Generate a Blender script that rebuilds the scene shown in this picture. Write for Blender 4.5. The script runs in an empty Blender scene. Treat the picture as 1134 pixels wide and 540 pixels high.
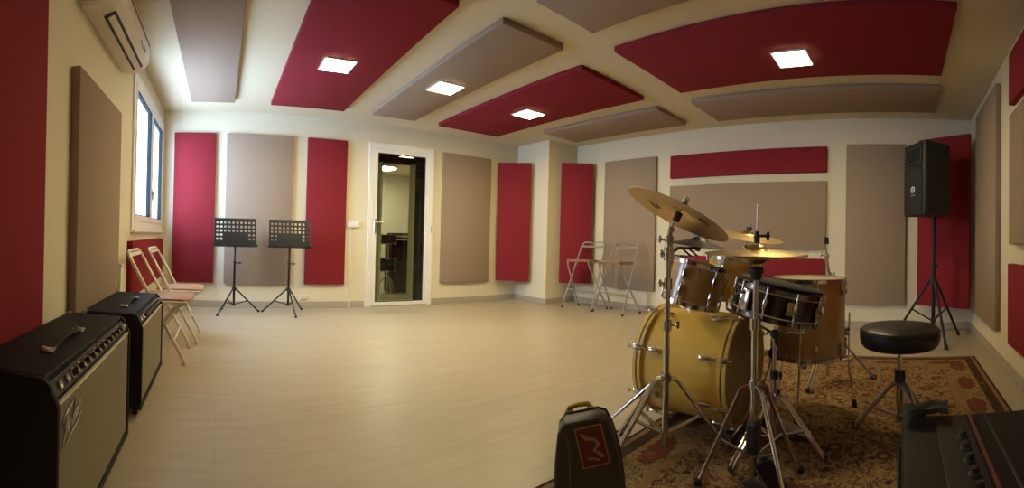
import bpy, bmesh, math, random
from mathutils import Vector, Matrix
random.seed(7)
SC = bpy.context.scene
COL = SC.collection
PI = math.pi
V = Vector
def R(a): return math.radians(a)

# ------------------------------------------------------------------ mesh builder
def frame(p0, axis):
    """matrix with local z along axis, origin p0"""
    z = V(axis).normalized()
    up = V((0, 0, 1)) if abs(z.z) < .95 else V((1, 0, 0))
    x = up.cross(z).normalized(); y = z.cross(x)
    return Matrix((( x.x, y.x, z.x, p0[0]), (x.y, y.y, z.y, p0[1]), (x.z, y.z, z.z, p0[2]), (0, 0, 0, 1)))

class MB:
    def __init__(s): s.bm = bmesh.new()
    def _face(s, vs):
        try: return s.bm.faces.new(vs)
        except ValueError: return None
    def box(s, c, size, bev=0, M=None, seg=1):
        t = bmesh.new()
        bmesh.ops.create_cube(t, size=1)
        bmesh.ops.scale(t, vec=size, verts=t.verts)
        if bev: bmesh.ops.bevel(t, geom=t.edges[:] + t.verts[:], offset=bev, segments=seg, profile=.5, affect='EDGES')
        bmesh.ops.translate(t, vec=c, verts=t.verts)
        s.merge(t, M); return s
    def merge(s, t, M=None):
        if M is not None: t.transform(M)
        mp = {v: s.bm.verts.new(v.co) for v in t.verts}
        for f in t.faces: s._face([mp[v] for v in f.verts])
        t.free(); return s
    def lathe(s, prof, M=None, seg=24, close=False):
        """prof: (r,z) list"""
        M = M or Matrix()
        rings = []
        for r, z in prof:
            if r < 1e-6: rings.append([s.bm.verts.new(M @ V((0, 0, z)))])
            else: rings.append([s.bm.verts.new(M @ V((r*math.cos(2*PI*k/seg), r*math.sin(2*PI*k/seg), z))) for k in range(seg)])
        pairs = list(zip(rings, rings[1:]))
        if close: pairs.append((rings[-1], rings[0]))
        for a, b in pairs:
            for k in range(seg):
                n = (k+1) % seg
                if len(a) == 1 and len(b) == 1: continue
                if len(a) == 1: s._face([a[0], b[n], b[k]])
                elif len(b) == 1: s._face([a[k], a[n], b[0]])
                else: s._face([a[k], a[n], b[n], b[k]])
        return s
    def cyl(s, p0, p1, r0, r1=None, seg=14):
        r1 = r0 if r1 is None else r1
        p0, p1 = V(p0), V(p1); L = (p1-p0).length
        return s.lathe([(0, 0), (r0, 0), (r1, L), (0, L)], frame(p0, p1-p0), seg)
    def tube(s, pts, r, seg=10, closed=False):
        pts = [V(p) for p in pts]; n = len(pts); rings = []
        prev = None
        for i, p in enumerate(pts):
            if closed: t = (pts[(i+1) % n]-pts[i-1]).normalized()
            else:
                t = (pts[min(i+1, n-1)]-pts[max(i-1, 0)]).normalized()
            if prev is None:
                up = V((0, 0, 1)) if abs(t.z) < .9 else V((1, 0, 0))
                x = up.cross(t).normalized()
            else:
                x = (prev - t*prev.dot(t)).normalized()
            prev = x; y = t.cross(x)
            rr = r[i] if isinstance(r, (list, tuple)) else r
            rings.append([s.bm.verts.new(p + (x*math.cos(2*PI*k/seg)+y*math.sin(2*PI*k/seg))*rr) for k in range(seg)])
        prs = list(zip(rings, rings[1:]))
        if closed: prs.append((rings[-1], rings[0]))
        for a, b in prs:
            for k in range(seg): s._face([a[k], a[(k+1) % seg], b[(k+1) % seg], b[k]])
        if not closed:
            s._face(rings[0][::-1]); s._face(rings[-1])
        return s
    def prism(s, poly, z0, z1, M=None, bev=0, seg=2):
        t = bmesh.new()
        a = [t.verts.new((x, y, z0)) for x, y in poly]; b = [t.verts.new((x, y, z1)) for x, y in poly]
        t.faces.new(a[::-1]); t.faces.new(b)
        n = len(poly)
        for i in range(n): t.faces.new([a[i], a[(i+1) % n], b[(i+1) % n], b[i]])
        bmesh.ops.recalc_face_normals(t, faces=t.faces)
        if bev: bmesh.ops.bevel(t, geom=t.edges[:] + t.verts[:], offset=bev, segments=seg, profile=.5, affect='EDGES')
        return s.merge(t, M)
    def ball(s, c, r, sc=(1, 1, 1), seg=14):
        t = bmesh.new(); bmesh.ops.create_uvsphere(t, u_segments=seg, v_segments=max(6, seg//2), radius=r)
        bmesh.ops.scale(t, vec=sc, verts=t.verts); bmesh.ops.translate(t, vec=c, verts=t.verts)
        return s.merge(t)
    def torus(s, Rr, r, M=None, seg=32, sub=8):
        return s.lathe([(Rr+r*math.cos(2*PI*k/sub), r*math.sin(2*PI*k/sub)) for k in range(sub)], M, seg, close=True)
    def build(s, name, mat, parent=None, ang=35, loc=None):
        bmesh.ops.recalc_face_normals(s.bm, faces=s.bm.faces)
        me = bpy.data.meshes.new(name); s.bm.to_mesh(me); s.bm.free()
        me.materials.append(mat)
        me.polygons.foreach_set('use_smooth', [True]*len(me.polygons))
        me.set_sharp_from_angle(angle=R(ang))
        o = bpy.data.objects.new(name, me); COL.objects.link(o)
        if parent is not None: o.parent = parent
        if loc is not None: o.location = loc
        return o

def tag(o, label=None, cat=None, group=None, kind=None):
    if label: o['label'] = label
    if cat: o['category'] = cat
    if group: o['group'] = group
    if kind: o['kind'] = kind
    return o
def thing(name, label, cat, loc=(0, 0, 0), rz=0, group=None):
    o = bpy.data.objects.new(name, None); COL.objects.link(o)
    o.empty_display_size = .1
    o.location = loc; o.rotation_euler = (0, 0, rz)
    return tag(o, label, cat, group)
def copy_tree(o, parent=None):
    c = o.copy(); COL.objects.link(c)
    if parent is not None: c.parent = parent
    for ch in list(o.children): copy_tree(ch, c)
    return c
def struct(name, mb, mat, parent=None, **k):
    o = mb.build(name, mat, parent, **k)
    if parent is None: o['kind'] = 'structure'
    return o
def text_obj(name, body, size, extrude, mat, parent, M, shear=0, bold=0):
    cu = bpy.data.curves.new(name, 'FONT'); cu.body = body; cu.size = size; cu.extrude = extrude
    cu.shear = shear; cu.offset = bold; cu.align_x = 'CENTER'; cu.align_y = 'CENTER'; cu.resolution_u = 3
    tmp = bpy.data.objects.new('tmp_text', cu); COL.objects.link(tmp)
    dg = bpy.context.evaluated_depsgraph_get(); dg.update()
    me = bpy.data.meshes.new_from_object(tmp.evaluated_get(dg))
    bpy.data.objects.remove(tmp); bpy.data.curves.remove(cu)
    me.transform(M); me.materials.clear(); me.materials.append(mat); me.name = name
    o = bpy.data.objects.new(name, me); COL.objects.link(o); o.parent = parent
    return o

# ------------------------------------------------------------------ materials (all procedural)
def srgb(r, g, b):
    f = lambda c: c/12.92 if c <= .04045 else ((c+.055)/1.055)**2.4
    return (f(r/255), f(g/255), f(b/255), 1)
def mat(name, col, rough=.5, metal=0, var=.06, scale=8, bump=0, bscale=200, coat=0, spec=.5, stretch=None):
    m = bpy.data.materials.new(name); m.use_nodes = True
    nt = m.node_tree; N = nt.nodes; L = nt.links
    b = N['Principled BSDF']
    b.inputs['Roughness'].default_value = rough; b.inputs['Metallic'].default_value = metal
    b.inputs['Coat Weight'].default_value = coat; b.inputs['Coat Roughness'].default_value = .08
    b.inputs['Specular IOR Level'].default_value = spec
    tc = N.new('ShaderNodeTexCoord')
    src = tc.outputs['Object']
    if stretch:
        mp = N.new('ShaderNodeMapping'); mp.inputs['Scale'].default_value = stretch
        L.new(src, mp.inputs['Vector']); src = mp.outputs['Vector']
    n = N.new('ShaderNodeTexNoise'); n.inputs['Scale'].default_value = scale; n.inputs['Detail'].default_value = 4
    L.new(src, n.inputs['Vector'])
    mx = N.new('ShaderNodeMix'); mx.data_type = 'RGBA'
    c = V(col[:3])
    mx.inputs[6].default_value = (*(c*(1-var)), 1); mx.inputs[7].default_value = (*(c*(1+var)), 1)
    L.new(n.outputs['Fac'], mx.inputs[0]); L.new(mx.outputs[2], b.inputs['Base Color'])
    if bump:
        n2 = N.new('ShaderNodeTexNoise'); n2.inputs['Scale'].default_value = bscale; n2.inputs['Detail'].default_value = 2
        L.new(src, n2.inputs['Vector'])
        bp = N.new('ShaderNodeBump'); bp.inputs['Strength'].default_value = bump; bp.inputs['Distance'].default_value = .002
        L.new(n2.outputs['Fac'], bp.inputs['Height']); L.new(bp.outputs['Normal'], b.inputs['Normal'])
    return m
def emis(name, col, s):
    m = bpy.data.materials.new(name); m.use_nodes = True
    nt = m.node_tree; nt.nodes.remove(nt.nodes['Principled BSDF'])
    e = nt.nodes.new('ShaderNodeEmission'); e.inputs['Color'].default_value = (*col, 1); e.inputs['Strength'].default_value = s
    nt.links.new(e.outputs[0], nt.nodes['Material Output'].inputs[0]); return m
def glass(name, tint=(1, 1, 1), ior=1.45):
    m = bpy.data.materials.new(name); m.use_nodes = True
    nt = m.node_tree; N = nt.nodes; N.remove(N['Principled BSDF'])
    tr = N.new('ShaderNodeBsdfTransparent'); tr.inputs[0].default_value = (*tint, 1)
    gl = N.new('ShaderNodeBsdfGlossy'); gl.inputs['Roughness'].default_value = .0
    fr = N.new('ShaderNodeFresnel'); ge = N.new('ShaderNodeNewGeometry')     # same reflectance from both faces of the pane
    io = N.new('ShaderNodeMix'); io.inputs[2].default_value = ior; io.inputs[3].default_value = 1/ior
    nt.links.new(ge.outputs['Backfacing'], io.inputs[0]); nt.links.new(io.outputs[0], fr.inputs['IOR'])
    mx = N.new('ShaderNodeMixShader')
    nt.links.new(fr.outputs[0], mx.inputs[0]); nt.links.new(tr.outputs[0], mx.inputs[1]); nt.links.new(gl.outputs[0], mx.inputs[2])
    nt.links.new(mx.outputs[0], N['Material Output'].inputs[0]); return m
def floor_mat():
    m = mat('oak_vinyl', (.5, .4, .28, 1), .36, spec=.5)
    nt = m.node_tree; N = nt.nodes; L = nt.links; b = N['Principled BSDF']
    tc = N.new('ShaderNodeTexCoord')
    br = N.new('ShaderNodeTexBrick'); br.inputs['Scale'].default_value = 1
    br.inputs['Brick Width'].default_value = 1.25; br.inputs['Row Height'].default_value = .19
    br.inputs['Mortar Size'].default_value = .0012; br.offset = .37
    br.inputs['Color1'].default_value = (.405, .342, .25, 1); br.inputs['Color2'].default_value = (.43, .364, .266, 1)
    br.inputs['Mortar'].default_value = (.34, .275, .19, 1)
    L.new(tc.outputs['Object'], br.inputs['Vector'])
    mp = N.new('ShaderNodeMapping'); mp.inputs['Scale'].default_value = (1.2, 9, 1); L.new(tc.outputs['Object'], mp.inputs['Vector'])
    n = N.new('ShaderNodeTexNoise'); n.inputs['Scale'].default_value = 2.2; n.inputs['Detail'].default_value = 7; n.inputs['Roughness'].default_value = .6
    L.new(mp.outputs['Vector'], n.inputs['Vector'])
    cr = N.new('ShaderNodeValToRGB'); cr.color_ramp.elements[0].position = .3; cr.color_ramp.elements[0].color = (.90, .89, .88, 1)
    cr.color_ramp.elements[1].position = .7; cr.color_ramp.elements[1].color = (1.05, 1.05, 1.05, 1)
    L.new(n.outputs['Fac'], cr.inputs['Fac'])
    mx = N.new('ShaderNodeMix'); mx.data_type = 'RGBA'; mx.blend_type = 'MULTIPLY'; mx.inputs[0].default_value = 1
    L.new(br.outputs['Color'], mx.inputs[6]); L.new(cr.outputs['Color'], mx.inputs[7])
    L.new(mx.outputs[2], b.inputs['Base Color'])
    return m
def rug_mat(hx, hy):
    """persian rug: dark guard stripes, pale main border with red cartouches, busy floral field"""
    m = bpy.data.materials.new('persian_rug'); m.use_nodes = True
    nt = m.node_tree; N = nt.nodes; L = nt.links; b = N['Principled BSDF']
    b.inputs['Roughness'].default_value = .95; b.inputs['Specular IOR Level'].default_value = .1
    def math_(op, a, c=None, d=None):
        n = N.new('ShaderNodeMath'); n.operation = op
        for i, x in enumerate((a, c, d)):
            if x is None: continue
            if isinstance(x, (int, float)): n.inputs[i].default_value = x
            else: L.new(x, n.inputs[i])
        return n.outputs[0]
    def mixc(f, a, c):
        n = N.new('ShaderNodeMix'); n.data_type = 'RGBA'
        L.new(f, n.inputs[0])
        for i, x in ((6, a), (7, c)):
            if isinstance(x, tuple): n.inputs[i].default_value = x
            else: L.new(x, n.inputs[i])
        return n.outputs[2]
    tc = N.new('ShaderNodeTexCoord'); sx = N.new('ShaderNodeSeparateXYZ'); L.new(tc.outputs['Object'], sx.inputs[0])
    x, y = sx.outputs[0], sx.outputs[1]
    dx = math_('SUBTRACT', hx, math_('ABSOLUTE', x)); dy = math_('SUBTRACT', hy, math_('ABSOLUTE', y))
    dist = math_('MINIMUM', dx, dy)
    def voro(scale, feat='F1'):
        v = N.new('ShaderNodeTexVoronoi'); v.inputs['Scale'].default_value = scale; v.feature = feat
        L.new(tc.outputs['Object'], v.inputs['Vector']); return v
    def noise(scale, det=2, dist_=0):
        v = N.new('ShaderNodeTexNoise'); v.inputs['Scale'].default_value = scale; v.inputs['Detail'].default_value = det
        v.inputs['Distortion'].default_value = dist_
        L.new(tc.outputs['Object'], v.inputs['Vector']); return v
    cream = (.29, .19, .085, 1); red = (.14, .042, .024, 1); rust = (.18, .082, .038, 1); dark = (.05, .032, .02, 1); navy = (.055, .048, .04, 1)
    n1 = noise(16, 4, 2.2).outputs['Fac']; n2 = noise(12, 4, 2.6).outputs['Fac']; n3 = noise(24, 4, 2).outputs['Fac']
    v1 = voro(5.5); v2 = voro(11)
    vines = math_('LESS_THAN', math_('ABSOLUTE', math_('SUBTRACT', n1, .5)), .022)
    spots = math_('GREATER_THAN', n2, .54)
    dots = math_('LESS_THAN', v2.outputs['Distance'], .17)
    flowers = math_('LESS_THAN', v1.outputs['Distance'], .23)
    fl_in = math_('LESS_THAN', v1.outputs['Distance'], .12)
    # field: cream ground, rust/dark florals
    fld = mixc(spots, cream, rust)
    fld = mixc(dots, fld, dark)
    fld = mixc(vines, fld, dark)
    fld = mixc(flowers, fld, red)
    fld = mixc(fl_in, fld, cream)
    fld = mixc(math_('GREATER_THAN', n3, .64), fld, navy)
    # large red medallion lobes of the field
    med = N.new('ShaderNodeTexVoronoi'); med.inputs['Scale'].default_value = 1.5; L.new(tc.outputs['Object'], med.inputs['Vector'])
    medm = math_('LESS_THAN', med.outputs['Distance'], .25)
    medc = mixc(spots, red, cream); medc = mixc(vines, medc, dark); medc = mixc(dots, medc, rust)
    fld = mixc(medm, fld, medc)
    # main border: tan with red cartouches running along it
    bs = N.new('ShaderNodeTexNoise'); bs.inputs['Scale'].default_value = 30; L.new(tc.outputs['Object'], bs.inputs['Vector'])
    run = math_('MAXIMUM', math_('MULTIPLY', math_('ABSOLUTE', math_('SINE', math_('MULTIPLY', x, 7.0))), math_('LESS_THAN', dy, dx)),
                math_('MULTIPLY', math_('ABSOLUTE', math_('SINE', math_('MULTIPLY', y, 7.0))), math_('LESS_THAN', dx, dy)))
    mid = math_('SUBTRACT', 1.0, math_('MULTIPLY', math_('ABSOLUTE', math_('SUBTRACT', dist, .19)), 9.0))
    cart = math_('GREATER_THAN', math_('ADD', math_('MULTIPLY', run, mid), math_('MULTIPLY', math_('SUBTRACT', bs.outputs['Fac'], .5), .5)), .48)
    bor = mixc(math_('GREATER_THAN', n1, .56), (.24, .16, .072, 1), (.27, .18, .08, 1))
    bor = mixc(vines, bor, (.09, .05, .03, 1))
    bor = mixc(cart, bor, red)
    bor = mixc(math_('MULTIPLY', cart, math_('GREATER_THAN', n2, .6)), bor, rust)
    col = mixc(math_('LESS_THAN', dist, .31), fld, mixc(dots, (.23, .14, .06, 1), red))
    col = mixc(math_('LESS_THAN', dist, .275), col, bor)
    grd = mixc(dots, (.06, .032, .022, 1), rust)
    col = mixc(math_('LESS_THAN', dist, .105), col, grd)
    col = mixc(math_('LESS_THAN', dist, .045), col, (.23, .14, .065, 1))
    col = mixc(math_('LESS_THAN', dist, .018), col, (.04, .022, .018, 1))
    L.new(col, b.inputs['Base Color'])
    bp = N.new('ShaderNodeBump'); bp.inputs['Strength'].default_value = .4; bp.inputs['Distance'].default_value = .003
    L.new(noise(220).outputs['Fac'], bp.inputs['Height']); L.new(bp.outputs['Normal'], b.inputs['Normal'])
    return m
def cymbal_mat(name, col, rough=.3):
    m = mat(name, col, rough, 1, var=.12, scale=5)
    nt = m.node_tree; N = nt.nodes; L = nt.links
    tc = N.new('ShaderNodeTexCoord'); w = N.new('ShaderNodeTexWave'); w.wave_type = 'RINGS'; w.rings_direction = 'Z'
    w.inputs['Scale'].default_value = 60; w.inputs['Distortion'].default_value = .4
    L.new(tc.outputs['Object'], w.inputs['Vector'])
    bp = N.new('ShaderNodeBump'); bp.inputs['Strength'].default_value = .15; bp.inputs['Distance'].default_value = .001
    L.new(w.outputs['Fac'], bp.inputs['Height']); L.new(bp.outputs['Normal'], N['Principled BSDF'].inputs['Normal'])
    return m

WALLC = (.72, .655, .50, 1)
M = dict(
    wall=mat('wall_paint', WALLC, .8, var=.015, scale=3, bump=.08, bscale=90),
    ceil=mat('ceiling_paint', (.64, .565, .40, 1), .85, var=.02, scale=2),
    base=mat('baseboard', (.42, .36, .29, 1), .5, var=.04),
    floor=floor_mat(),
    red=mat('red_fabric', (.235, .022, .031, 1), .92, var=.07, scale=40, bump=.35, bscale=700, spec=.15),
    grey=mat('taupe_fabric', (.33, .245, .185, 1), .92, var=.05, scale=40, bump=.35, bscale=700, spec=.15),
    white=mat('white_plastic', (.80, .79, .76, 1), .35, var=.01),
    offwhite=mat('aged_white_plastic', (.70, .64, .54, 1), .4, var=.02),
    dark=mat('dark_plastic', (.02, .02, .022, 1), .5, var=.1),
    gasket=mat('dark_gasket', (.02, .025, .03, 1), .9, var=.1, spec=.05),
    black=mat('black_tolex', (.011, .0095, .011, 1), .6, var=.25, scale=60, bump=.6, bscale=350, spec=.22),
    blackmetal=mat('black_metal', (.012, .012, .014, 1), .38, .3, var=.1),
    rubber=mat('black_rubber', (.015, .015, .015, 1), .8, var=.1),
    vinyl=mat('black_vinyl', (.017, .018, .016, 1), .42, var=.1, bump=.2, bscale=250),
    chrome=mat('chrome', (.62, .58, .53, 1), .16, 1, var=.05),
    darkchrome=mat('dark_chrome', (.17, .155, .135, 1), .2, 1, var=.08),
    steel=mat('brushed_steel', (.52, .48, .43, 1), .3, 1, var=.08),
    alu=mat('painted_aluminium', (.46, .45, .43, 1), .35, .65, var=.05),
    cream=mat('cream_steel', (.70, .64, .53, 1), .38, .15, var=.03),
    redseat=mat('reddish_wood', (.40, .225, .125, 1), .4, var=.12, scale=6, stretch=(2, 12, 2)),
    beechseat=mat('brown_wood', (.30, .17, .09, 1), .4, var=.12, scale=6, stretch=(2, 12, 2)),
    maple=mat('yellow_lacquer', (.80, .51, .09, 1), .3, var=.10, scale=3, coat=.6, stretch=(1, 1, 7)),
    maple_tom=mat('amber_lacquer', (.52, .30, .115, 1), .3, var=.10, scale=3, coat=.6, stretch=(7, 7, 1)),
    hoopw=mat('yellow_hoop', (.80, .56, .13, 1), .3, var=.07, coat=.6),
    inlay=mat('dark_inlay', (.16, .09, .025, 1), .35, var=.1),
    head=mat('drum_head', (.60, .53, .40, 1), .35, var=.03),
    headshade=mat('batter_head', (.20, .135, .06, 1), .35, var=.1),  # shade on the bass drum's batter head, painted into its colour
    snareshell=mat('black_nickel', (.065, .06, .052, 1), .2, .9, var=.15),
    brass=cymbal_mat('cymbal_bronze', (.62, .45, .20, 1), .32),
    brassd=cymbal_mat('cymbal_bronze_lathed', (.56, .39, .20, 1), .38),
    ink=mat('faded_print', (.20, .11, .045, 1), .6, var=.2, scale=60),
    grille=mat('grille_cloth', (.235, .20, .14, 1), .9, var=.3, scale=260, bump=.5, bscale=500, spec=.2),
    piping=mat('piping', (.58, .52, .38, 1), .5, var=.05),
    silver=mat('silver_trim', (.55, .54, .52, 1), .25, 1, var=.05),
    panelblk=mat('control_panel_black', (.015, .013, .012, 1), .6, var=.2),
    redpanel=mat('maroon_panel', (.16, .03, .022, 1), .45, var=.2, scale=30),
    case=mat('grey_green_vinyl', (.060, .058, .046, 1), .5, var=.25, scale=25, bump=.35, bscale=220),
    caseside=mat('grey_vinyl', (.10, .088, .074, 1), .55, var=.2, scale=25, bump=.35, bscale=220),
    gold=mat('gold_clasp', (.50, .36, .08, 1), .3, .8, var=.2),
    labelred=mat('label_red', (.16, .022, .015, 1), .45, var=.45, scale=22),
    labeledge=mat('label_edge', (.42, .24, .12, 1), .5, var=.1),
    cloth=mat('dark_green_cloth', (.045, .052, .038, 1), .8, var=.35, scale=30),
    halldark=mat('dark_curtain', (.02, .02, .019, 1), .9, var=.2),
    hallwall=mat('hall_paint', (.55, .50, .36, 1), .85, var=.02),
    hallfloor=mat('hall_floor', (.24, .19, .12, 1), .4, var=.2),
    glass=glass('window_glass', (.93, .97, 1.0), 1.25),
    doorglass=glass('door_glass', (.80, .84, .78), 1.5),
    bluebox=mat('dark_display', (.02, .025, .04, 1), .2, var=.05),
    led=emis('led_panel', (1.0, .84, .43), 105),
    led_dim=emis('led_panel_dim', (1.0, .82, .43), 85),
    led2=emis('led_panel_hall', (1.0, .9, .72), 75),
)

# ------------------------------------------------------------------ room
XL, XR, YB, YF, H = -.759, 5.133, 5.546, -.825, 2.5      # left, right, back, front walls
XC, YC = 4.499, 4.797                                     # column corner
T = .16
# window and door openings
WY0, WY1, WZ0, WZ1 = 3.62, 5.44, .985, 2.29
DX0, DX1, DZ1 = 1.985, 2.905, 2.20
b = MB()
b.box(((XL+XR)/2, (YF+YB)/2, -.06), (XR-XL+2*T, YB-YF+2*T, .12))
struct('floor', b, M['floor'])
b = MB(); b.box(((XL+XR)/2, (YF+YB)/2, H+.06), (XR-XL+2*T, YB-YF+2*T, .12)); struct('ceiling', b, M['ceil'])
b = MB(); x = XL-T/2
for y0, y1, z0, z1 in ((YF-T, WY0, 0, H), (WY1, YB+T, 0, H), (WY0, WY1, 0, WZ0), (WY0, WY1, WZ1, H)):
    b.box((x, (y0+y1)/2, (z0+z1)/2), (T, y1-y0, z1-z0))
struct('wall_left', b, M['wall'])
b = MB(); y = YB+T/2
for x0, x1, z0, z1 in ((XL, DX0, 0, H), (DX1, XR+T, 0, H), (DX0, DX1, DZ1, H)):
    b.box(((x0+x1)/2, y, (z0+z1)/2), (x1-x0, T, z1-z0))
struct('wall_back', b, M['wall'])
b = MB(); b.box((XR+T/2, (YF+YB)/2-T/2, H/2), (T, YB-YF+T, H)); struct('wall_right', b, M['wall'])
b = MB(); b.box(((XL+XR)/2, YF-T/2, H/2), (XR-XL, T, H)); struct('wall_front', b, M['wall'])
b = MB(); b.box(((XC+XR)/2, (YC+YB)/2, H/2), (XR-XC-.002, YB-YC-.002, H-.002)); struct('wall_column', b, M['wall'])
# baseboards
BH, BT = .085, .014
def baseb(name, c, s):
    b = MB(); b.box(c, s, .004); struct(name, b, M['base'])
baseb('baseboard_left', (XL+BT/2, (YF+YB)/2, BH/2), (BT, YB-YF-.03, BH))
b = MB(); b.box(((XL+DX0)/2-.03, YB-BT/2, BH/2), (DX0-XL-.06, BT, BH), .004); b.box(((XC+DX1)/2+.02, YB-BT/2, BH/2), (XC-DX1-.04, BT, BH), .004)
struct('baseboard_back', b, M['base'])
baseb('baseboard_right', (XR-BT/2, (YF+YC)/2, BH/2), (BT, YC-YF-.03, BH))
baseb('baseboard_front', ((XL+XR)/2, YF+BT/2, BH/2), (XR-XL-.03, BT, BH))
b = MB(); b.box((XC-BT/2, (YC+YB)/2-BT/2, BH/2), (BT, YB-YC+BT-.002, BH), .004); b.box(((XC+XR)/2, YC-BT/2, BH/2), (XR-XC-.002, BT, BH), .004)
struct('baseboard_column', b, M['base'])

# window: white frame with two casements, dark gaskets, panes, handle
def rect_frame(mb, plane, c, u0, u1, v0, v1, w, dep):
    """frame in the plane perpendicular to axis ('x' or 'y') centred at c"""
    for (a0, a1, b0, b1) in ((u0, u0+w, v0, v1), (u1-w, u1, v0, v1), (u0+w, u1-w, v0, v0+w), (u0+w, u1-w, v1-w, v1)):
        uc, vc, us, vs = (a0+a1)/2, (b0+b1)/2, a1-a0, b1-b0
        if plane == 'x': mb.box((c, uc, vc), (dep, us, vs), .004)
        else: mb.box((uc, c, vc), (us, dep, vs), .004)
win = bpy.data.objects.new('window_1', None); COL.objects.link(win); win['kind'] = 'structure'
b = MB(); rect_frame(b, 'x', XL-.03, WY0, WY1, WZ0, WZ1, .05, .09); rect_frame(b, 'x', XL+.008, WY0-.035, WY1+.03, WZ0-.03, WZ1+.03, .05, .016)
b.build('window_frame', M['white'], win)
b = MB(); b.box((XL+.022, (WY0+WY1)/2, WZ0-.035), (.05, WY1-WY0+.08, .03), .006); b.build('window_sill', M['white'], win)
ym = 4.56
for i, (y0, y1) in enumerate(((WY0+.052, ym-.005), (ym+.005, WY1-.052))):
    b = MB(); rect_frame(b, 'x', XL-.008, y0, y1, WZ0+.052, WZ1-.052, .055, .055); sash = b.build('sash', M['white'], win)
    b = MB(); rect_frame(b, 'x', XL-.008, y0+.054, y1-.054, WZ0+.105, WZ1-.105, .012, .045); b.build('gasket', M['gasket'], sash)
    b = MB(); b.box((XL-.012, (y0+y1)/2, (WZ0+WZ1)/2), (.008, y1-y0-.11, WZ1-WZ0-.21)); b.build('pane', M['glass'], sash)
    if i == 1:
        b = MB(); b.box((XL+.028, y0+.027, 1.33), (.018, .03, .10), .006); b.cyl((XL+.03, y0+.027, 1.345), (XL+.06, y0+.027, 1.345), .010)
        b.tube([(XL+.06, y0+.02, 1.35), (XL+.062, y0+.035, 1.335), (XL+.06, y0+.045, 1.28), (XL+.058, y0+.045, 1.24)], .010); b.build('handle', M['steel'], sash)

# glazed door
door = bpy.data.objects.new('door_1', None); COL.objects.link(door); door['kind'] = 'structure'
b = MB()
for x0, x1, z0, z1 in ((DX0, DX0+.045, 0, DZ1), (DX1-.045, DX1, 0, DZ1), (DX0+.045, DX1-.045, DZ1-.045, DZ1)):
    b.box(((x0+x1)/2, YB+.05, (z0+z1)/2), (x1-x0, .14, z1-z0), .004)
for x0, x1, z0, z1 in ((DX0-.04, DX0+.01, 0, DZ1+.04), (DX1-.01, DX1+.04, 0, DZ1+.04), (DX0+.01, DX1-.01, DZ1-.01, DZ1+.04)):
    b.box(((x0+x1)/2, YB-.012, (z0+z1)/2), (x1-x0, .024, z1-z0), .006)
b.build('door_frame', M['white'], door)
b = MB(); b.box(((DX0+DX1)/2, YB+.05, .006), (DX1-DX0-.09, .14, .012)); b.build('threshold', M['base'], door)
b = MB(); rect_frame(b, 'y', YB+.012, DX0+.047, DX1-.047, .014, DZ1-.047, .048, .06); leaf = b.build('door_leaf', M['white'], door)
b = MB(); rect_frame(b, 'y', YB+.012, DX0+.093, DX1-.093, .060, DZ1-.093, .010, .045); b.build('gasket', M['dark'], leaf)
b = MB(); b.box(((DX0+DX1)/2, YB+.012, DZ1/2), (DX1-DX0-.205, .010, DZ1-.17)); b.build('pane', M['doorglass'], leaf)
b = MB(); b.box((DX0+.072, YB-.022, 1.10), (.03, .012, .20), .004); b.cyl((DX0+.072, YB-.02, 1.15), (DX0+.072, YB-.065, 1.15), .009)
b.tube([(DX0+.072, YB-.065, 1.15), (DX0+.085, YB-.068, 1.15), (DX0+.165, YB-.062, 1.15)], .009); b.build('handle', M['steel'], leaf)
b = MB(); b.box((DX1+.012, YB-.026, 1.08), (.02, .006, .09), .002); b.build('strike_plate', M['steel'], door)
b = MB()
for z in (.25, 1.9): b.cyl((DX1-.045, YB-.028, z-.04), (DX1-.045, YB-.028, z+.04), .009)
b.build('hinges', M['white'], door)

# corridor room beyond the glass
hx0, hx1, hy0, hy1, hz = 1.5, 4.6, YB+T, 9.6, 2.45
b = MB(); b.box(((hx0+hx1)/2, (hy0+hy1)/2, -.05), (hx1-hx0, hy1-hy0, .1)); struct('floor_hall', b, M['hallfloor'])
b = MB(); b.box(((hx0+hx1)/2, (hy0+hy1)/2, hz+.05), (hx1-hx0, hy1-hy0, .1)); struct('ceiling_hall', b, M['wall'])
b = MB(); b.box((hx0-.05, (hy0+hy1)/2, hz/2), (.1, hy1-hy0, hz)); struct('wall_hall_left', b, M['hallwall'])
b = MB(); b.box(((hx0+hx1)/2, hy1+.05, hz/2), (hx1-hx0+.2, .1, hz)); struct('wall_hall_back', b, M['hallwall'])
b = MB(); b.box((hx1+.05, (hy0+hy1)/2, hz/2), (.1, hy1-hy0, hz)); struct('wall_hall_right', b, M['hallwall'])
b = MB(); b.box((3.07, 6.0, hz/2), (.46, .10, hz-.004)); struct('wall_hall_pier', b, M['halldark'])
b = MB(); b.box((2.815, 5.985, 1.03), (.045, .13, 2.05), .004); struct('trim_1', b, M['hallwall'])
b = MB(); b.box((2.285, 5.985, 1.03), (.04, .13, 2.05), .004); struct('trim_2', b, M['hallwall'])
b = MB(); b.box((2.55, 5.985, .045), (.48, .13, .085), .004); struct('trim_3', b, M['hallwall'])
b = MB(); b.box((2.55, 6.0, 2.25), (.57, .10, .38), .004); struct('trim_4', b, M['halldark'])
t = thing('ceiling_light', 'lit lamp seen far back through the door glass', 'ceiling light', (3.32, 8.45, hz))
b = MB(); b.lathe([(0, -.005), (.26, -.005), (.27, -.02), (.27, -.05), (.25, -.06)], seg=28); b.build('frame', M['white'], t)
b = MB(); b.lathe([(.25, -.05), (.24, -.065), (.1, -.085), (0, -.09)], seg=28); b.build('diffuser', M['led2'], t)
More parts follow.
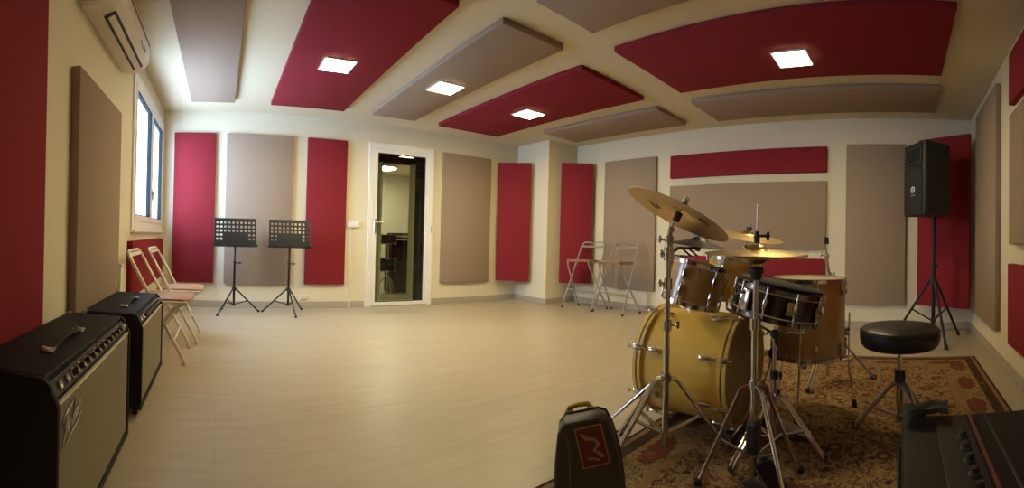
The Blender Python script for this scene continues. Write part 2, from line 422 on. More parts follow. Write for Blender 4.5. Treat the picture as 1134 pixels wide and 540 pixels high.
# black amplifier cabinet and hardware behind glass
t = thing('speaker_cabinet', 'tall black cabinet beyond the door glass', 'cabinet', (3.04, 6.98, 0))
b = MB(); b.box((0, 0, .46), (.36, .34, .9), .01); b.build('body', M['black'], t)
b = MB(); b.box((0, -.173, .42), (.31, .012, .75), .004); b.build('grille', M['halldark'], t)
b = MB(); b.box((0, -.02, .975), (.34, .28, .11), .008); b.build('amplifier_head', M['dark'], t)
b = MB(); b.box((0, -.162, .975), (.30, .006, .04), .002); b.build('control_strip', M['silver'], t)
t = thing('drum_rack', 'small chrome drum stand with black drums beyond the door glass', 'drum', (2.665, 6.52, 0))
b = MB(); b.lathe([(0, .84), (.13, .84), (.13, 1.0), (0, 1.0)], seg=22); b.build('upper_drum', M['dark'], t)
b = MB(); b.lathe([(0, .40), (.14, .40), (.14, .62), (0, .62)], seg=22); b.build('lower_drum', M['snareshell'], t)
b = MB()
b = None
for z in (.41, .61, .85, .99):
    b = MB(); b.torus(.137, .008, Matrix.Translation((0, 0, z))); b.build('hoop', M['chrome'], t)
b = MB(); b.cyl((.0, 0, .05), (0, 0, .9), .015); b.build('pole', M['chrome'], t)
for a in (30, 150, 270):
    b = MB(); b.tube([(0, 0, .36), (.12*math.cos(R(a)), .12*math.sin(R(a)), .22), (.19*math.cos(R(a)), .19*math.sin(R(a)), .01)], .011); b.build('leg', M['chrome'], t)

# ------------------------------------------------------------------ acoustic panels
PT = .05
def panel(name_col, label, c, size, group=None, rz=0):
    b = MB(); b.box((0, 0, 0), size, .007, seg=2)
    o = b.build(name_col[0], M[name_col[1]])
    o.location = c; o.rotation_euler = (0, 0, rz)
    return tag(o, label, 'acoustic panel', group)
RED, GREY = ('red_acoustic_panel', 'red'), ('taupe_acoustic_panel', 'grey')
GW = 'wall panels'
def k(v, d): return v*(d-PT)/d
def panelA(kind, label, x0, x1, z0, z1):
    s = (YB-PT)/YB; x0, x1 = x0*s, x1*s; z0, z1 = .95+(z0-.95)*s, .95+(z1-.95)*s
    panel(kind, label, ((x0+x1)/2, YB-PT/2-.001, (z0+z1)/2), (x1-x0, PT, z1-z0))
def panelB(kind, label, y0, y1, z0, z1):
    s = (XR-PT)/XR; y0, y1 = y0*s, y1*s; z0, z1 = .95+(z0-.95)*s, .95+(z1-.95)*s
    panel(kind, label, (XR-PT/2-.001, (y0+y1)/2, (z0+z1)/2), (PT, y1-y0, z1-z0))
panelA(RED, 'red wall panel beside the window corner, behind the left music stand', -.617, -.081, .307, 2.225)
panelA(GREY, 'wide taupe wall panel behind the two music stands', .055, .923, .307, 2.225)
panelA(RED, 'red wall panel between the music stands and the glass door', 1.109, 1.649, .307, 2.225)
panelA(GREY, 'taupe wall panel right of the glass door', 3.111, 3.972, .307, 2.225)
def trap(label, p0, p1, z0, z1):
    p0, p1 = V((*p0, 0)), V((*p1, 0)); d = p1-p0; L = d.length; m = (p0+p1)/2
    panel(RED, label, (m.x, m.y, (z0+z1)/2), (L, PT, z1-z0), rz=math.atan2(d.y, d.x))
trap('red panel set diagonally across the corner left of the white column', (4.055, 5.475), (4.43, 5.115), .325, 2.17)
trap('red panel set diagonally across the corner behind the folding stools', (4.715, 4.735), (5.045, 4.375), .325, 2.17)
trap('red panel set diagonally in the corner behind the loudspeaker', (5.04, -.20), (4.66, -.745), .30, 2.21)
panelB(GREY, 'taupe wall panel directly behind the folding stools', 3.288, 4.215, .282, 2.192)
panelB(RED, 'narrow horizontal red panel high above the drum cymbals', .907, 3.054, 1.861, 2.174)
panelB(GREY, 'long horizontal taupe panel between two red strips behind the drums', .907, 3.054, .921, 1.755)
panelB(RED, 'low horizontal red panel half hidden behind the drums', .907, 3.054, .50, .812)
panelB(GREY, 'taupe wall panel between the floor tom and the loudspeaker', -.05, .666, .282, 2.192)
def panelR(kind, label, x0, x1, z0, z1):
    panel(kind, label, ((x0+x1)/2, YF+PT/2+.001, (z0+z1)/2), (x1-x0, PT, z1-z0))
panelR(GREY, 'tall taupe panel on the right wall beside the corner', 3.52, 4.49, .27, 2.345)
panelR(RED, 'upper red panel cut by the right edge of the photo', 1.70, 3.08, 2.01, 2.39)
panelR(GREY, 'taupe panel between two red ones at the right edge', 1.70, 3.06, .985, 1.93)
panelR(RED, 'lower red panel at the right edge above the amplifier', 1.70, 3.09, .26, .845)
def panelL(kind, label, y0, y1, z0, z1):
    panel(kind, label, (XL+PT/2+.001, (y0+y1)/2, (z0+z1)/2), (PT, y1-y0, z1-z0))
panelL(RED, 'big dark red panel at the left edge behind the near amplifier', .35, 1.655, .30, 2.25)
panelL(GREY, 'taupe panel on the left wall below the air conditioner', 2.07, 2.985, .42, 1.775)
panelL(RED, 'small red panel under the window behind the folding chairs', 3.47, 5.36, .40, .865)
# ceiling panels: bottoms at z = 2.45
def panelC(kind, label, x0, x1, y0, y1):
    panel(kind, label, ((x0+x1)/2, (y0+y1)/2, H-PT/2-.0005), (x1-x0, y1-y0, PT-.001))
panelC(GREY, 'taupe ceiling panel nearest the window wall', -.37, .13, 2.3, 5.01)
panelC(RED, 'red ceiling panel with a lamp, between two taupe ones at left', .55, 1.43, 2.40, 5.03)
panelC(GREY, 'taupe ceiling panel carrying a square lamp above the glass door', 1.78, 2.38, 2.40, 5.035)
panelC(RED, 'red ceiling panel with a lamp in the middle of the ceiling', 2.75, 3.72, 2.55, 5.08)
panelC(GREY, 'taupe ceiling panel in front of the white column', 4.06, 4.74, 2.60, 4.45)
panelC(GREY, 'taupe ceiling panel cut by the top edge above the drums', 1.78, 2.32, -.33, 2.05)
panelC(RED, 'large red ceiling panel with a lamp over the drums', 2.65, 3.72, -.334, 2.11)
panelC(GREY, 'long taupe ceiling panel along the wall above the drums', 4.03, 4.75, -.36, 2.16)
# square LED lamps
def lamp(x, y, label, dm='led'):
    t = thing('ceiling_light', label, 'ceiling light', (x, y, H-PT), 0, 'square ceiling lamps')
    b = MB(); w = .145
    for a0, a1, c0, c1 in ((-w, w, -w, -w+.014), (-w, w, w-.014, w), (-w, -w+.014, -w+.014, w-.014), (w-.014, w, -w+.014, w-.014)):
        b.box(((a0+a1)/2, (c0+c1)/2, -.006), (a1-a0, c1-c0, .010))
    b.build('frame', M['white'], t)
    b = MB(); b.box((0, 0, -.005), (2*w-.03, 2*w-.03, .006)); b.build('diffuser', M[dm], t)
lamp(.975, 3.68, 'lit square lamp in the left red ceiling panel')
lamp(2.10, 3.75, 'lit square lamp in the narrow taupe ceiling panel')
lamp(3.30, 3.89, 'lit square lamp in the middle red ceiling panel')
lamp(3.30, .87, 'lit square lamp in the big red ceiling panel over the drums', 'led_dim')

# ------------------------------------------------------------------ air conditioner on the left wall
t = thing('air_conditioner', 'off-white split air conditioner high on the left wall by the window', 'air conditioner', (XL+.002, 2.14, 2.13))
# profile in x (out of wall), z
prof = [(0, 0), (.10, -.012), (.16, .01), (.195, .06), (.205, .13), (.20, .22), (.17, .275), (.10, .285), (0, .285)]
MY = Matrix(((1, 0, 0, 0), (0, 0, 1, 0), (0, 1, 0, 0), (0, 0, 0, 1)))   # prism z -> y
b = MB(); b.prism(prof, 0, 1.05, MY, bev=.008); b.build('body', M['offwhite'], t)
b = MB(); b.box((0, 0, 0), (.075, .80, .004), .001, Matrix.Translation((.134, .55, -.006)) @ Matrix.Rotation(R(-20), 4, 'Y')); b.build('air_outlet', M['dark'], t)
b = MB(); b.box((0, 0, 0), (.040, .77, .006), .002, Matrix.Translation((.137, .55, -.012)) @ Matrix.Rotation(R(-24), 4, 'Y')); b.build('louver', M['offwhite'], t)
b = MB(); b.box((.203, .83, .085), (.008, .12, .022), .003, ); b.build('display', M['bluebox'], t)
b = MB(); b.box((.205, .74, .085), (.008, .03, .03), .003); b.build('indicator_button', M['silver'], t)
b = MB(); b.box((.206, .525, .175), (.004, 1.0, .004)); b.build('panel_seam', M['gasket'], t)
b = MB(); b.box((.06, .05, -.008), (.1, .06, .01), .003); b.build('bottom_clip', M['offwhite'], t)

# small wall fittings
t = thing('switch_box', 'white surface switch box beside the red panel left of the door', 'switch', (1.745, YB, 1.115))
b = MB(); b.box((0, -.018, 0), (.165, .034, .088), .006); b.build('box', M['white'], t)
for dx in (-.045, 0, .045):
    b = MB(); b.box((dx, -.037, 0), (.036, .006, .055), .002, ); b.build('rocker', M['white'], t)
b = MB(); b.box((-.03, -.008, -.58), (.022, .014, 1.07), .002); b.build('conduit', M['white'], t)
t = thing('wall_socket', 'white double socket low on the wall behind the right music stand', 'socket', (1.10, YB, .14))
b = MB(); b.box((0, -.013, 0), (.10, .024, .055), .005); b.build('box', M['offwhite'], t)
for dx in (-.025, .025):
    b = MB(); b.cyl((dx, -.025, 0), (dx, -.028, 0), .017, seg=18); b.build('outlet', M['offwhite'], t)
t = thing('wall_trunking', 'short white cable trunking on the left wall behind the far amplifier', 'cable trunking', (XL, 3.22, .42))
b = MB(); b.box((.012, 0, .12), (.02, .06, .26), .003); b.build('cover', M['white'], t)
b = MB(); b.box((.014, 0, .262), (.026, .066, .025), .003); b.build('end_cap', M['white'], t)

# ------------------------------------------------------------------ music stands
def music_stand(label, x, y, rz, angs, dz=0):
    t = thing('music_stand', label, 'music stand', (x, y, 0), rz, 'black music stands')
    # perforated desk: a slab with a grid of square holes, leaning back
    DM = Matrix.Translation((0, -.01, .79)) @ Matrix.Rotation(R(-14), 4, 'X')
    W, HH, th = .50, .345, .004
    b = MB(); nx, nz = 10, 6
    hole = .026
    xs = [-W/2]; 
    for i in range(nx):
        c = -W/2+.034+(W-.068)*i/(nx-1); xs += [c-hole/2, c+hole/2]
    xs.append(W/2)
    zs = [0]
    for j in range(nz):
        c = .045+.05*j+.0; zs += [c-hole/2, c+hole/2]
    zs.append(HH)
    tb = bmesh.new()
    grid = [[tb.verts.new((xx, 0, zz)) for zz in zs] for xx in xs]
    for i in range(len(xs)-1):
        for j in range(len(zs)-1):
            hi, hj = i % 2 == 1, j % 2 == 1
            if hi and hj:
                ci, cj = i//2, j//2
                if cj == 0 or (cj in (1, 2) and 2 <= ci <= nx-3): pass    # solid lower middle and lip
                else: continue
            tb.faces.new([grid[i][j], grid[i+1][j], grid[i+1][j+1], grid[i][j+1]])
    ex = bmesh.ops.extrude_face_region(tb, geom=tb.faces[:])
    bmesh.ops.translate(tb, vec=(0, th, 0), verts=[g for g in ex['geom'] if isinstance(g, bmesh.types.BMVert)])
    b.merge(tb, DM)
    b.box((0, th/2, HH), (W+.006, .012, .008), .002, DM)
    b.box((-W/2, th/2, HH/2), (.006, .012, HH), .002, DM); b.box((W/2, th/2, HH/2), (.006, .012, HH), .002, DM)
    b.build('desk', M['blackmetal'], t)
    b = MB(); b.box((0, -.028, .003), (W+.02, .06, .005), .002, DM); b.box((0, -.057, .012), (W+.02, .004, .02), .001, DM); b.build('ledge', M['blackmetal'], t)
    b = MB(); b.cyl((0, .026, .74), (0, .040, .87), .011); b.box((0, .024, .865), (.06, .018, .07), .005); b.build('desk_bracket', M['blackmetal'], t)
    b = MB(); b.cyl((0, .02, .55), (0, .02, .86), .0095); b.build('upper_tube', M['blackmetal'], t)
    b = MB(); b.cyl((0, .02, .09), (0, .02, .60), .0135); b.build('lower_tube', M['blackmetal'], t)
    b = MB(); b.cyl((0, .02, .58), (0, .02, .62), .018); b.cyl((.01, .02, .60), (.055, .02, .60), .006); b.ball((.06, .02, .60), .012, (1.3, .6, 1)); b.build('height_clamp', M['dark'], t)
    b = MB(); b.cyl((0, .02, .27), (0, .02, .31), .026); b.build('leg_hub', M['dark'], t)
    b = MB(); b.cyl((0, .02, .095), (0, .02, .12), .020); b.build('brace_collar', M['dark'], t)
    for a, r in angs:
        ca, sa = math.cos(R(a)), math.sin(R(a))
        hub = (.02*ca, .02+.02*sa, .295); foot = (r*ca, .02+r*sa, .012)
        b = MB(); b.cyl(hub, foot, .0095); lg = b.build('leg', M['blackmetal'], t)
        b = MB(); b.ball((foot[0], foot[1], .014), .014, (1.2, 1.2, 1)); b.build('rubber_foot', M['rubber'], lg)
        mid = V(hub).lerp(V(foot), .52)
        b = MB(); b.cyl((.015*ca, .02+.015*sa, .108), mid, .006); b.build('brace', M['blackmetal'], lg)
music_stand('left black perforated music stand in front of the taupe panel', .18, 5.12, R(2), ((225, .28), (15, .32), (120, .26)))
music_stand('right black perforated music stand, nearer the glass door', .835, 5.15, R(-4), ((170, .31), (283, .30), (50, .30)))

# ------------------------------------------------------------------ folding chairs by the left wall (facing +x)
def folding_chair(label, y, x0):
    t = thing('folding_chair', label, 'chair', (x0, y, 0), 0, 'folding chairs by the window')
    w = .235; r = .0125
    # rear frame: inverted U from near foot over the backrest to the other foot, slanting forward to the floor
    fx, bx = .20, -.245
    ztop = .80
    def fr(s, q):  # point along frame from top(0) to foot(1)
        return V((bx+(fx-bx)*q, s, ztop*(1-q)+.012*q))
    pts = [fr(-w, 1), fr(-w, .5), fr(-w, .1), fr(-w, .045)+V((0, .008, 0)), fr(-w, .01)+V((0, .035, 0)), fr(-w, 0)+V((0, .07, 0)), fr(w, 0)-V((0, .07, 0)), fr(w, .01)-V((0, .035, 0)), fr(w, .045)-V((0, .008, 0)), fr(w, .1), fr(w, .5), fr(w, 1)]
    b = MB(); b.tube(pts, r); b.build('back_frame', M['cream'], t)
    # backrest slat
    b = MB()
    b.box((0, 0, 0), (.008, .42, .030), .003, Matrix.Translation(fr(0, .035)+V((-.0, 0, 0))) @ Matrix.Rotation(R(-28), 4, 'Y')); b.build('backrest', M['cream'], t)
    # seat
    b = MB(); b.prism([(-.17, -.20), (.17, -.195), (.225, -.15), (.235, 0), (.225, .15), (.17, .195), (-.17, .20)], .445, .463, None, .006); b.build('seat', M['redseat'], t)
    for s in (-.205, .205):
        b = MB(); b.cyl((-.10, s, .438), (.20, s, .438), .010); b.build('seat_rail', M['cream'], t)
    b = MB(); b.cyl((.17, -.205, .438), (.17, .205, .438), .009); b.build('cross_rail', M['cream'], t)
    for s in (-.20, .20):
        b = MB(); b.tube([(.20, s, .435), (.12, s, .40), (-.17, s, .03), (-.185, s, .012)], .0115); lg = b.build('leg', M['cream'], t)
        b = MB(); b.cyl((-.19, s, .0), (-.18, s, .03), .015); b.build('rubber_foot', M['offwhite'], lg)
    b = MB(); b.cyl((-.12, -.20, .10), (-.12, .20, .10), .009); b.build('stretcher', M['cream'], t)
    b = MB(); b.cyl(fr(-w, .80), fr(w, .80), .009); b.build('front_stretcher', M['cream'], t)
    for s in (-w, w):
        p = fr(s, 1); b = MB(); b.cyl((p.x-.005, p.y, 0), (p.x-.012, p.y, .03), .016); b.build('foot_cap', M['offwhite'], t)
folding_chair('nearer cream folding chair with reddish seat by the left wall', 3.31, -.425)
folding_chair('farther cream folding chair with reddish seat, towards the window corner', 3.90, -.37)

# ------------------------------------------------------------------ folding bar stools (facing -x)
def bar_stool(label, x, y, rz):
    t = thing('bar_stool', label, 'stool', (x, y, 0), rz, 'folding bar stools')
    w = .270; r = .0115
    def fr(s, q): return V((.20-.385*q, s, .955*(1-q)+.012*q))
    e = .05
    pts = [fr(-w, 1), fr(-w*.90, .5), fr(-w*.80, .08), fr(-w*.76, .03), fr(-w*.66, 0), fr(w*.66, 0), fr(w*.76, .03), fr(w*.80, .08), fr(w*.90, .5), fr(w, 1)]
    b = MB(); b.tube(pts, r); b.build('back_frame', M['alu'], t)
    b = MB(); b.box((.17, 0, .895), (.010, .40, .03), .003); b.build('backrest', M['alu'], t)
    b = MB(); b.prism([(-.185, -.20), (.15, -.18), (.15, .18), (-.185, .20), (-.205, .16), (-.205, -.16)], .685, .703, None, .006); b.build('seat', M['beechseat'], t)
    for s in (-.19, .19):
        b = MB(); b.cyl((-.17, s, .676), (.13, s*.95, .676), .009); b.build('seat_rail', M['alu'], t)
    for s in (-1, 1):
        b = MB(); b.tube([(-.17, s*.19, .672), (-.145, s*.20, .60), (.18, s*.265, .03), (.19, s*.265, .012)], r); lg = b.build('leg', M['alu'], t)
        b = MB(); b.cyl((.192, s*.265, 0), (.187, s*.265, .03), .015); b.build('rubber_foot', M['dark'], lg)
        p = fr(s*w, 1); b = MB(); b.cyl((p.x+.003, p.y, 0), (p.x+.008, p.y, .03), .015); b.build('foot_cap', M['dark'], t)
    b = MB(); b.cyl(fr(-w*.97, .73), fr(w*.97, .73), .010); b.build('footrest', M['alu'], t)
    b = MB(); b.cyl((.075, -.24, .215), (.075, .24, .215), .009); b.build('stretcher', M['alu'], t)
bar_stool('left folding metal bar stool in front of the red corner panel', 4.69, 4.175, R(3))
bar_stool('right folding metal bar stool in front of the taupe panel', 4.745, 3.635, R(-4))

# ------------------------------------------------------------------ guitar amplifiers on the left
def combo(label, x0, x1, y0, y1, h, group, nk, logo=True, casters=False):
    t = thing('guitar_amplifier', label, 'amplifier', (x0, y0, 0), 0, group)
    D, W = x1-x0, y1-y0
    z0 = .045 if casters else .02
    ph = .062                    # control panel height
    # side profile x,z
    pr = [(.0, z0), (.0, h-.012), (.012, h), (D-.045, h), (D-.028, h-.012), (D-.001, h-ph-.005), (D, h-ph-.02), (D, z0+.01), (D-.01, z0)]
    inset = [(.02, z0+.012), (.02, h-.014), (D-.055, h-.014), (D-.022, h-ph-.004), (D-.022, z0+.012)]
    ck = .022
    b = MB(); b.prism(pr, 0, ck, MY, .006); b.prism(pr, W-ck, W, MY, .006); b.prism(inset, ck, W-ck, MY)
    b.box((D/2-.02, W/2, h-.008), (D-.05, W-2*ck+.004, .016), .003)
    b.box((D-.012, W/2, z0+.014), (.024, W-2*ck+.004, .028), .004)
    b.build('cabinet', M['black'], t)
    # grille
    zt = h-ph-.012
    b = MB(); b.box((D-.014, W/2, (z0+.028+zt)/2), (.014, W-2*ck-.004, zt-z0-.028), .003); b.build('grille', M['grille'], t)
    b = MB(); b.box((D-.010, W/2, zt+.004), (.014, W-2*ck-.002, .007), .002); b.build('piping', M['piping'], t)
    # slanted control panel
    a = math.atan2(.027, ph-.005)
    CM = Matrix.Translation((D-.035, W/2, h-.010-ph/2)) @ Matrix.Rotation(a, 4, 'Y').inverted()
    b = MB(); b.box((.004, 0, 0), (.012, W-2*ck-.006, ph-.014), .002, CM); cp = b.build('control_panel', M['panelblk'], t)
    for i in range(nk):
        y = -W/2+ck+.05+(W-2*ck-.10)*i/(nk-1)
        if i < 2:
            b = MB(); b.lathe([(0, 0), (.012, 0), (.012, .006), (.008, .010), (.005, .008), (0, .004)], CM @ frame((.010, y, 0), (1, 0, 0)), 16); b.build('input_jack', M['silver'], cp)
        elif i == nk-1:
            b = MB(); b.lathe([(0, 0), (.014, 0), (.014, .006), (.011, .016), (0, .022)], CM @ frame((.010, y, 0), (1, 0, 0)), 16); b.build('pilot_lamp', M['silver'], cp)
        else:
            b = MB(); b.lathe([(0, .004), (.0115, .004), (.010, .022), (.0, .022)], CM @ frame((.010, y, 0), (1, 0, 0)), 16); kn = b.build('knob', M['dark'], cp)
            b = MB(); b.lathe([(0, 0), (.017, 0), (.016, .004), (0, .0045)], CM @ frame((.010, y, 0), (1, 0, 0)), 16); b.build('skirt', M['silver'], kn)
            b = MB(); b.lathe([(0, .0222), (.0085, .0222), (.007, .0245), (0, .0245)], CM @ frame((.010, y, 0), (1, 0, 0)), 16); b.build('knob_cap', M['silver'], kn)
    # handle strap with chrome ends
    yc = W*.43; hl = .145
    b = MB()
    pts = [(D*.58, yc-hl+hl*2*i/12, h+.008+.012*math.sin(PI*i/12)) for i in range(13)]
    for p, q in zip(pts, pts[1:]):
        d = V(q)-V(p); b.box((0, 0, 0), (.03, .009, d.length*1.12), .002, frame((V(p)+V(q))/2, d) @ Matrix.Rotation(PI/2 if abs(d.y) > 5 else 0, 4, 'Z'))
    hd = b.build('handle', M['rubber'], t)
    for s in (-1, 1):
        b = MB(); b.box((D*.58, yc+s*(hl+.004), h+.006), (.045, .05, .014), .005, seg=2); b.cyl((D*.58-.012, yc+s*(hl+.016), h+.012), (D*.58-.012, yc+s*(hl+.016), h+.018), .006); b.build('handle_end', M['silver'], hd)
    # corner protectors
    for yy in (.0, W):
        for xx, zz in ((0, h), (0, z0), (D, z0)):
            b = MB(); s = 1 if yy == 0 else -1; sx = 1 if xx == 0 else -1; sz = 1 if zz == z0 else -1
            b.box((xx+sx*.014, yy+s*.014, zz+sz*.014), (.034, .034, .034), .010, seg=2); b.build('corner_protector', M['steel'] if zz == h else M['dark'], t)
    for xx in (.05, D-.04):
        for yy in (.06, W-.06):
            b = MB()
            if casters:
                b.cyl((xx-.012, yy, .0225), (xx+.012, yy, .0225), .022, seg=18); b.box((xx, yy, .043), (.032, .036, .008), .002)
                b.build('caster', M['dark'], t)
            else:
                b.cyl((xx, yy, 0), (xx, yy, .022), .019, .021); b.build('rubber_foot', M['rubber'], t)
    if logo:
        LM = Matrix.Translation((D-.003, .125, zt-.085)) @ Matrix(((0, 0, 1, 0), (1, 0, 0, 0), (0, 1, 0, 0), (0, 0, 0, 1))) @ Matrix.Rotation(R(14), 4, 'Z')
        lo = None
        K = .062; sh = .30
        strokes = [
            [(-1.30, .62), (-1.25, .86), (-.95, .98), (-.40, .95), (-.15, 1.05)],
            [(-.80, .96), (-.92, .50), (-1.08, .02), (-1.22, -.22), (-1.36, -.25), (-1.42, -.15)],
            [(-1.12, .46), (-.85, .50), (-.66, .56)],
            [(-.78, .14), (-.62, .22), (-.56, .36), (-.66, .42), (-.76, .28), (-.76, .08), (-.62, 0), (-.46, .12)],
            [(-.46, .12), (-.38, .40), (-.42, 0)], [(-.41, .10), (-.28, .38), (-.18, .38), (-.20, .04), (-.10, 0), (.0, .12)],
            [(.26, .34), (.14, .42), (.02, .26), (.06, .02), (.20, .06), (.28, .40), (.36, .98)], [(.28, .40), (.27, .06), (.36, 0), (.46, .12)],
            [(.46, .14), (.62, .22), (.68, .36), (.58, .42), (.48, .28), (.48, .08), (.62, 0), (.78, .12)],
            [(.78, .12), (.86, .42), (.84, 0)], [(.85, .12), (.96, .38), (1.10, .40), (1.16, .32)],
            [(-1.0, -.34), (-.2, -.30), (.6, -.32), (1.25, -.22)]]
        for st in strokes:
            pts = [LM @ V(((x+y*sh)*K, y*K, 0)) for x, y in st]
            # smooth the stroke
            for _ in range(2):
                q = [pts[0]]
                for a_, b_ in zip(pts, pts[1:]): q += [a_*.75+b_*.25, a_*.25+b_*.75]
                pts = q+[pts[-1]]
            if lo is None: b = MB()
            b.tube(pts, .0032, 6); lo = b
        o = lo.build('logo', M['silver'], t); o['label'] = 'silver script logo'
    return t
combo('nearest black combo amplifier with knobs and script logo at lower left', -.70, -.395, 1.03, 1.93, .56, 'black combo amplifiers', 14)
combo('second black combo amplifier on casters, between the near one and the chairs', -.70, -.375, 2.14, 2.91, .53, 'black combo amplifiers', 13, logo=False, casters=True)

# ------------------------------------------------------------------ amplifier at lower right (top mounted controls)
t = thing('bass_amplifier', 'black amplifier with knob row on top at the lower right corner', 'amplifier', (.34, -.325, .009))
W3, D3, H3 = .71, .32, .545
b = MB(); b.box((W3/2, D3/2, H3/2+.01), (W3, D3, H3-.02), .014, seg=3); b.build('cabinet', M['black'], t)
yr = .172
b = MB(); b.box((W3/2, yr+.034, H3+.001), (W3-.06, .075, .006), .002); cp = b.build('control_panel', M['panelblk'], t)
b = MB(); b.box((W3/2, yr-.012, H3+.003), (W3-.04, .008, .008), .002); b.build('red_trim', M['redpanel'], t)
b = MB(); b.box((W3/2, yr-.05, H3+.001), (W3-.05, .006, .006), .002); b.build('seam_strip', M['dark'], t)
for i in range(9):
    x = W3-.15-.050*i
    b = MB(); b.lathe([(0, 0), (.013, 0), (.012, .004), (.009, .006), (.008, .015), (0, .016)], Matrix.Translation((x, yr+.022, H3+.004)), 16); kn = b.build('knob', M['dark'], cp)
    b = MB(); b.box((x, yr+.022-.005, H3+.0205), (.003, .010, .002)); b.build('pointer', M['silver'], kn)
b = MB(); b.box((W3/2, D3+.004, H3/2), (W3-.07, .010, H3-.12), .004); b.build('grille', M['halldark'], t)
for xx in (.06, W3-.06):
    for yy in (.06, D3-.06):
        b = MB(); b.cyl((xx, yy, 0), (xx, yy, .022), .02); b.build('rubber_foot', M['rubber'], t)
b = MB()
pts = [(W3+.006, D3/2-.10+.20*i/10, H3-.10+.0*i) for i in range(11)]
b.tube([(W3+.004+.025*math.sin(PI*i/10), D3/2-.10+.20*i/10, H3-.10) for i in range(11)], .010); b.build('side_handle', M['vinyl'], t)

# folded cloth lying on the far corner of that amplifier
b = MB()
tb = bmesh.new(); nx, ny = 14, 10
def cz(u, v): return .006+.005*math.sin(u*9+v*3)+.003*math.sin(v*11-u*4)
gv = [[None]*(ny+1) for _ in range(nx+1)]
for i in range(nx+1):
    for j in range(ny+1):
        u, v = i/nx, j/ny
        gv[i][j] = tb.verts.new((-.03+.06*u+.006*math.sin(v*6), -.05+.10*v+.004*math.sin(u*5), cz(u, v)))
for i in range(nx):
    for j in range(ny): tb.faces.new([gv[i][j], gv[i+1][j], gv[i+1][j+1], gv[i][j+1]])
ex = bmesh.ops.extrude_face_region(tb, geom=tb.faces[:])
bmesh.ops.translate(tb, vec=(0, 0, .012), verts=[g for g in ex['geom'] if isinstance(g, bmesh.types.BMVert)])
b.merge(tb)
o = b.build('folded_cloth', M['cloth'], ang=60); o.location = (1.02, -.062, .009+H3+.011)
tag(o, 'dark greenish folded cloth on the far edge of the right amplifier', 'cloth')

# ------------------------------------------------------------------ rug
RX0, RX1, RY0, RY1 = .95, 3.80, -.655, 1.235
b = MB(); b.box((0, 0, 0), (RX1-RX0, RY1-RY0, .008), .003)
o = b.build('persian_rug', rug_mat((RX1-RX0)/2, (RY1-RY0)/2)); o.location = ((RX0+RX1)/2, (RY0+RY1)/2, .0045)
tag(o, 'worn red and tan persian rug under the drum kit', 'rug')
ZR = .0095

# ------------------------------------------------------------------ drums
def hoop_ring(b, Mx, r, z, h=.014, th=.006):
    b.lathe([(r, z-h/2), (r+th, z-h/2), (r+th, z+h/2-.003), (r+th+.004, z+h/2), (r, z+h/2)], Mx, 40, close=True)
def drum(t, Mx, r, h, nl, shellmat, headmat, hoopmat, badge=False, lug_len=.05, shell_name='shell'):
    b = MB(); b.lathe([(r, .012), (r, h-.012), (r-.007, h-.012), (r-.007, .012)], Mx, 48, close=True); sh = b.build(shell_name, shellmat, t)
    for nm, z, dz, hm in (('batter_head', h, 1, headmat), ('resonant_head', 0, -1, headmat)):
        b = MB(); b.lathe([(0, z+dz*.000), (r-.012, z), (r-.002, z-dz*.003), (r+.004, z-dz*.010), (r+.004, z-dz*.020)], Mx, 48); b.build(nm, hm, t)
        b = MB(); hoop_ring(b, Mx, r+.004, z-dz*.004, .022, .005); b.build('hoop', hoopmat, t)
    for k_ in range(nl):
        a = 2*PI*(k_+.5)/nl; rot = Mx @ Matrix.Rotation(a, 4, 'Z')
        for zc in ((h-.062, .062) if h > .2 else (h/2,)):
            b = MB(); L = lug_len if h > .2 else .045
            b.box((r+.009, 0, zc), (.020, .018, L), .006, rot, 2)
            if h > .2:
                z0, z1 = (h-.09, h+.006) if zc > h/2 else (-.006, .09)
            else: z0, z1 = -.002, h+.006
            b.cyl(rot @ V((r+.013, 0, z0)), rot @ V((r+.013, 0, z1)), .0045)
            b.build('lug', M['chrome'], t)
    return sh

# bass drum (axis along y, batter towards -y)
BX, BY0, BY1, BR, BZ = 2.085, .775, 1.255, .282, .322
t = thing('bass_drum', 'large yellow lacquered bass drum lying on its side on the rug', 'drum', (BX, (BY0+BY1)/2, ZR))
BL = BY1-BY0
BM = Matrix.Translation((0, -BL/2, BZ)) @ Matrix(((1, 0, 0, 0), (0, 0, 1, 0), (0, 1, 0, 0), (0, 0, 0, 1)))   # local z -> +y
b = MB(); b.lathe([(BR-.012, .03), (BR-.012, BL-.03), (BR-.022, BL-.03), (BR-.022, .03)], BM, 64, close=True); b.build('shell', M['maple'], t)
for z, nm, hm in ((.0, 'batter_head', M['headshade']), (BL, 'front_head', M['head'])):
    b = MB(); d = 1 if z == 0 else -1
    b.lathe([(0, z+d*.014), (BR-.03, z+d*.014), (BR-.016, z+d*.010), (BR-.010, z+d*.02), (BR-.010, z+d*.034)], BM, 64); b.build(nm, hm, t)
    b = MB(); b.lathe([(BR-.008, z-d*.012), (BR+.006, z-d*.012), (BR+.006, z+d*.030), (BR-.008, z+d*.030)], BM, 64, close=True); hp = b.build('hoop', M['hoopw'], t)
    b = MB(); b.lathe([(BR+.0055, z+d*.005), (BR+.0075, z+d*.005), (BR+.0075, z+d*.013), (BR+.0055, z+d*.013)], BM, 64, close=True); b.build('inlay', M['inlay'], hp)
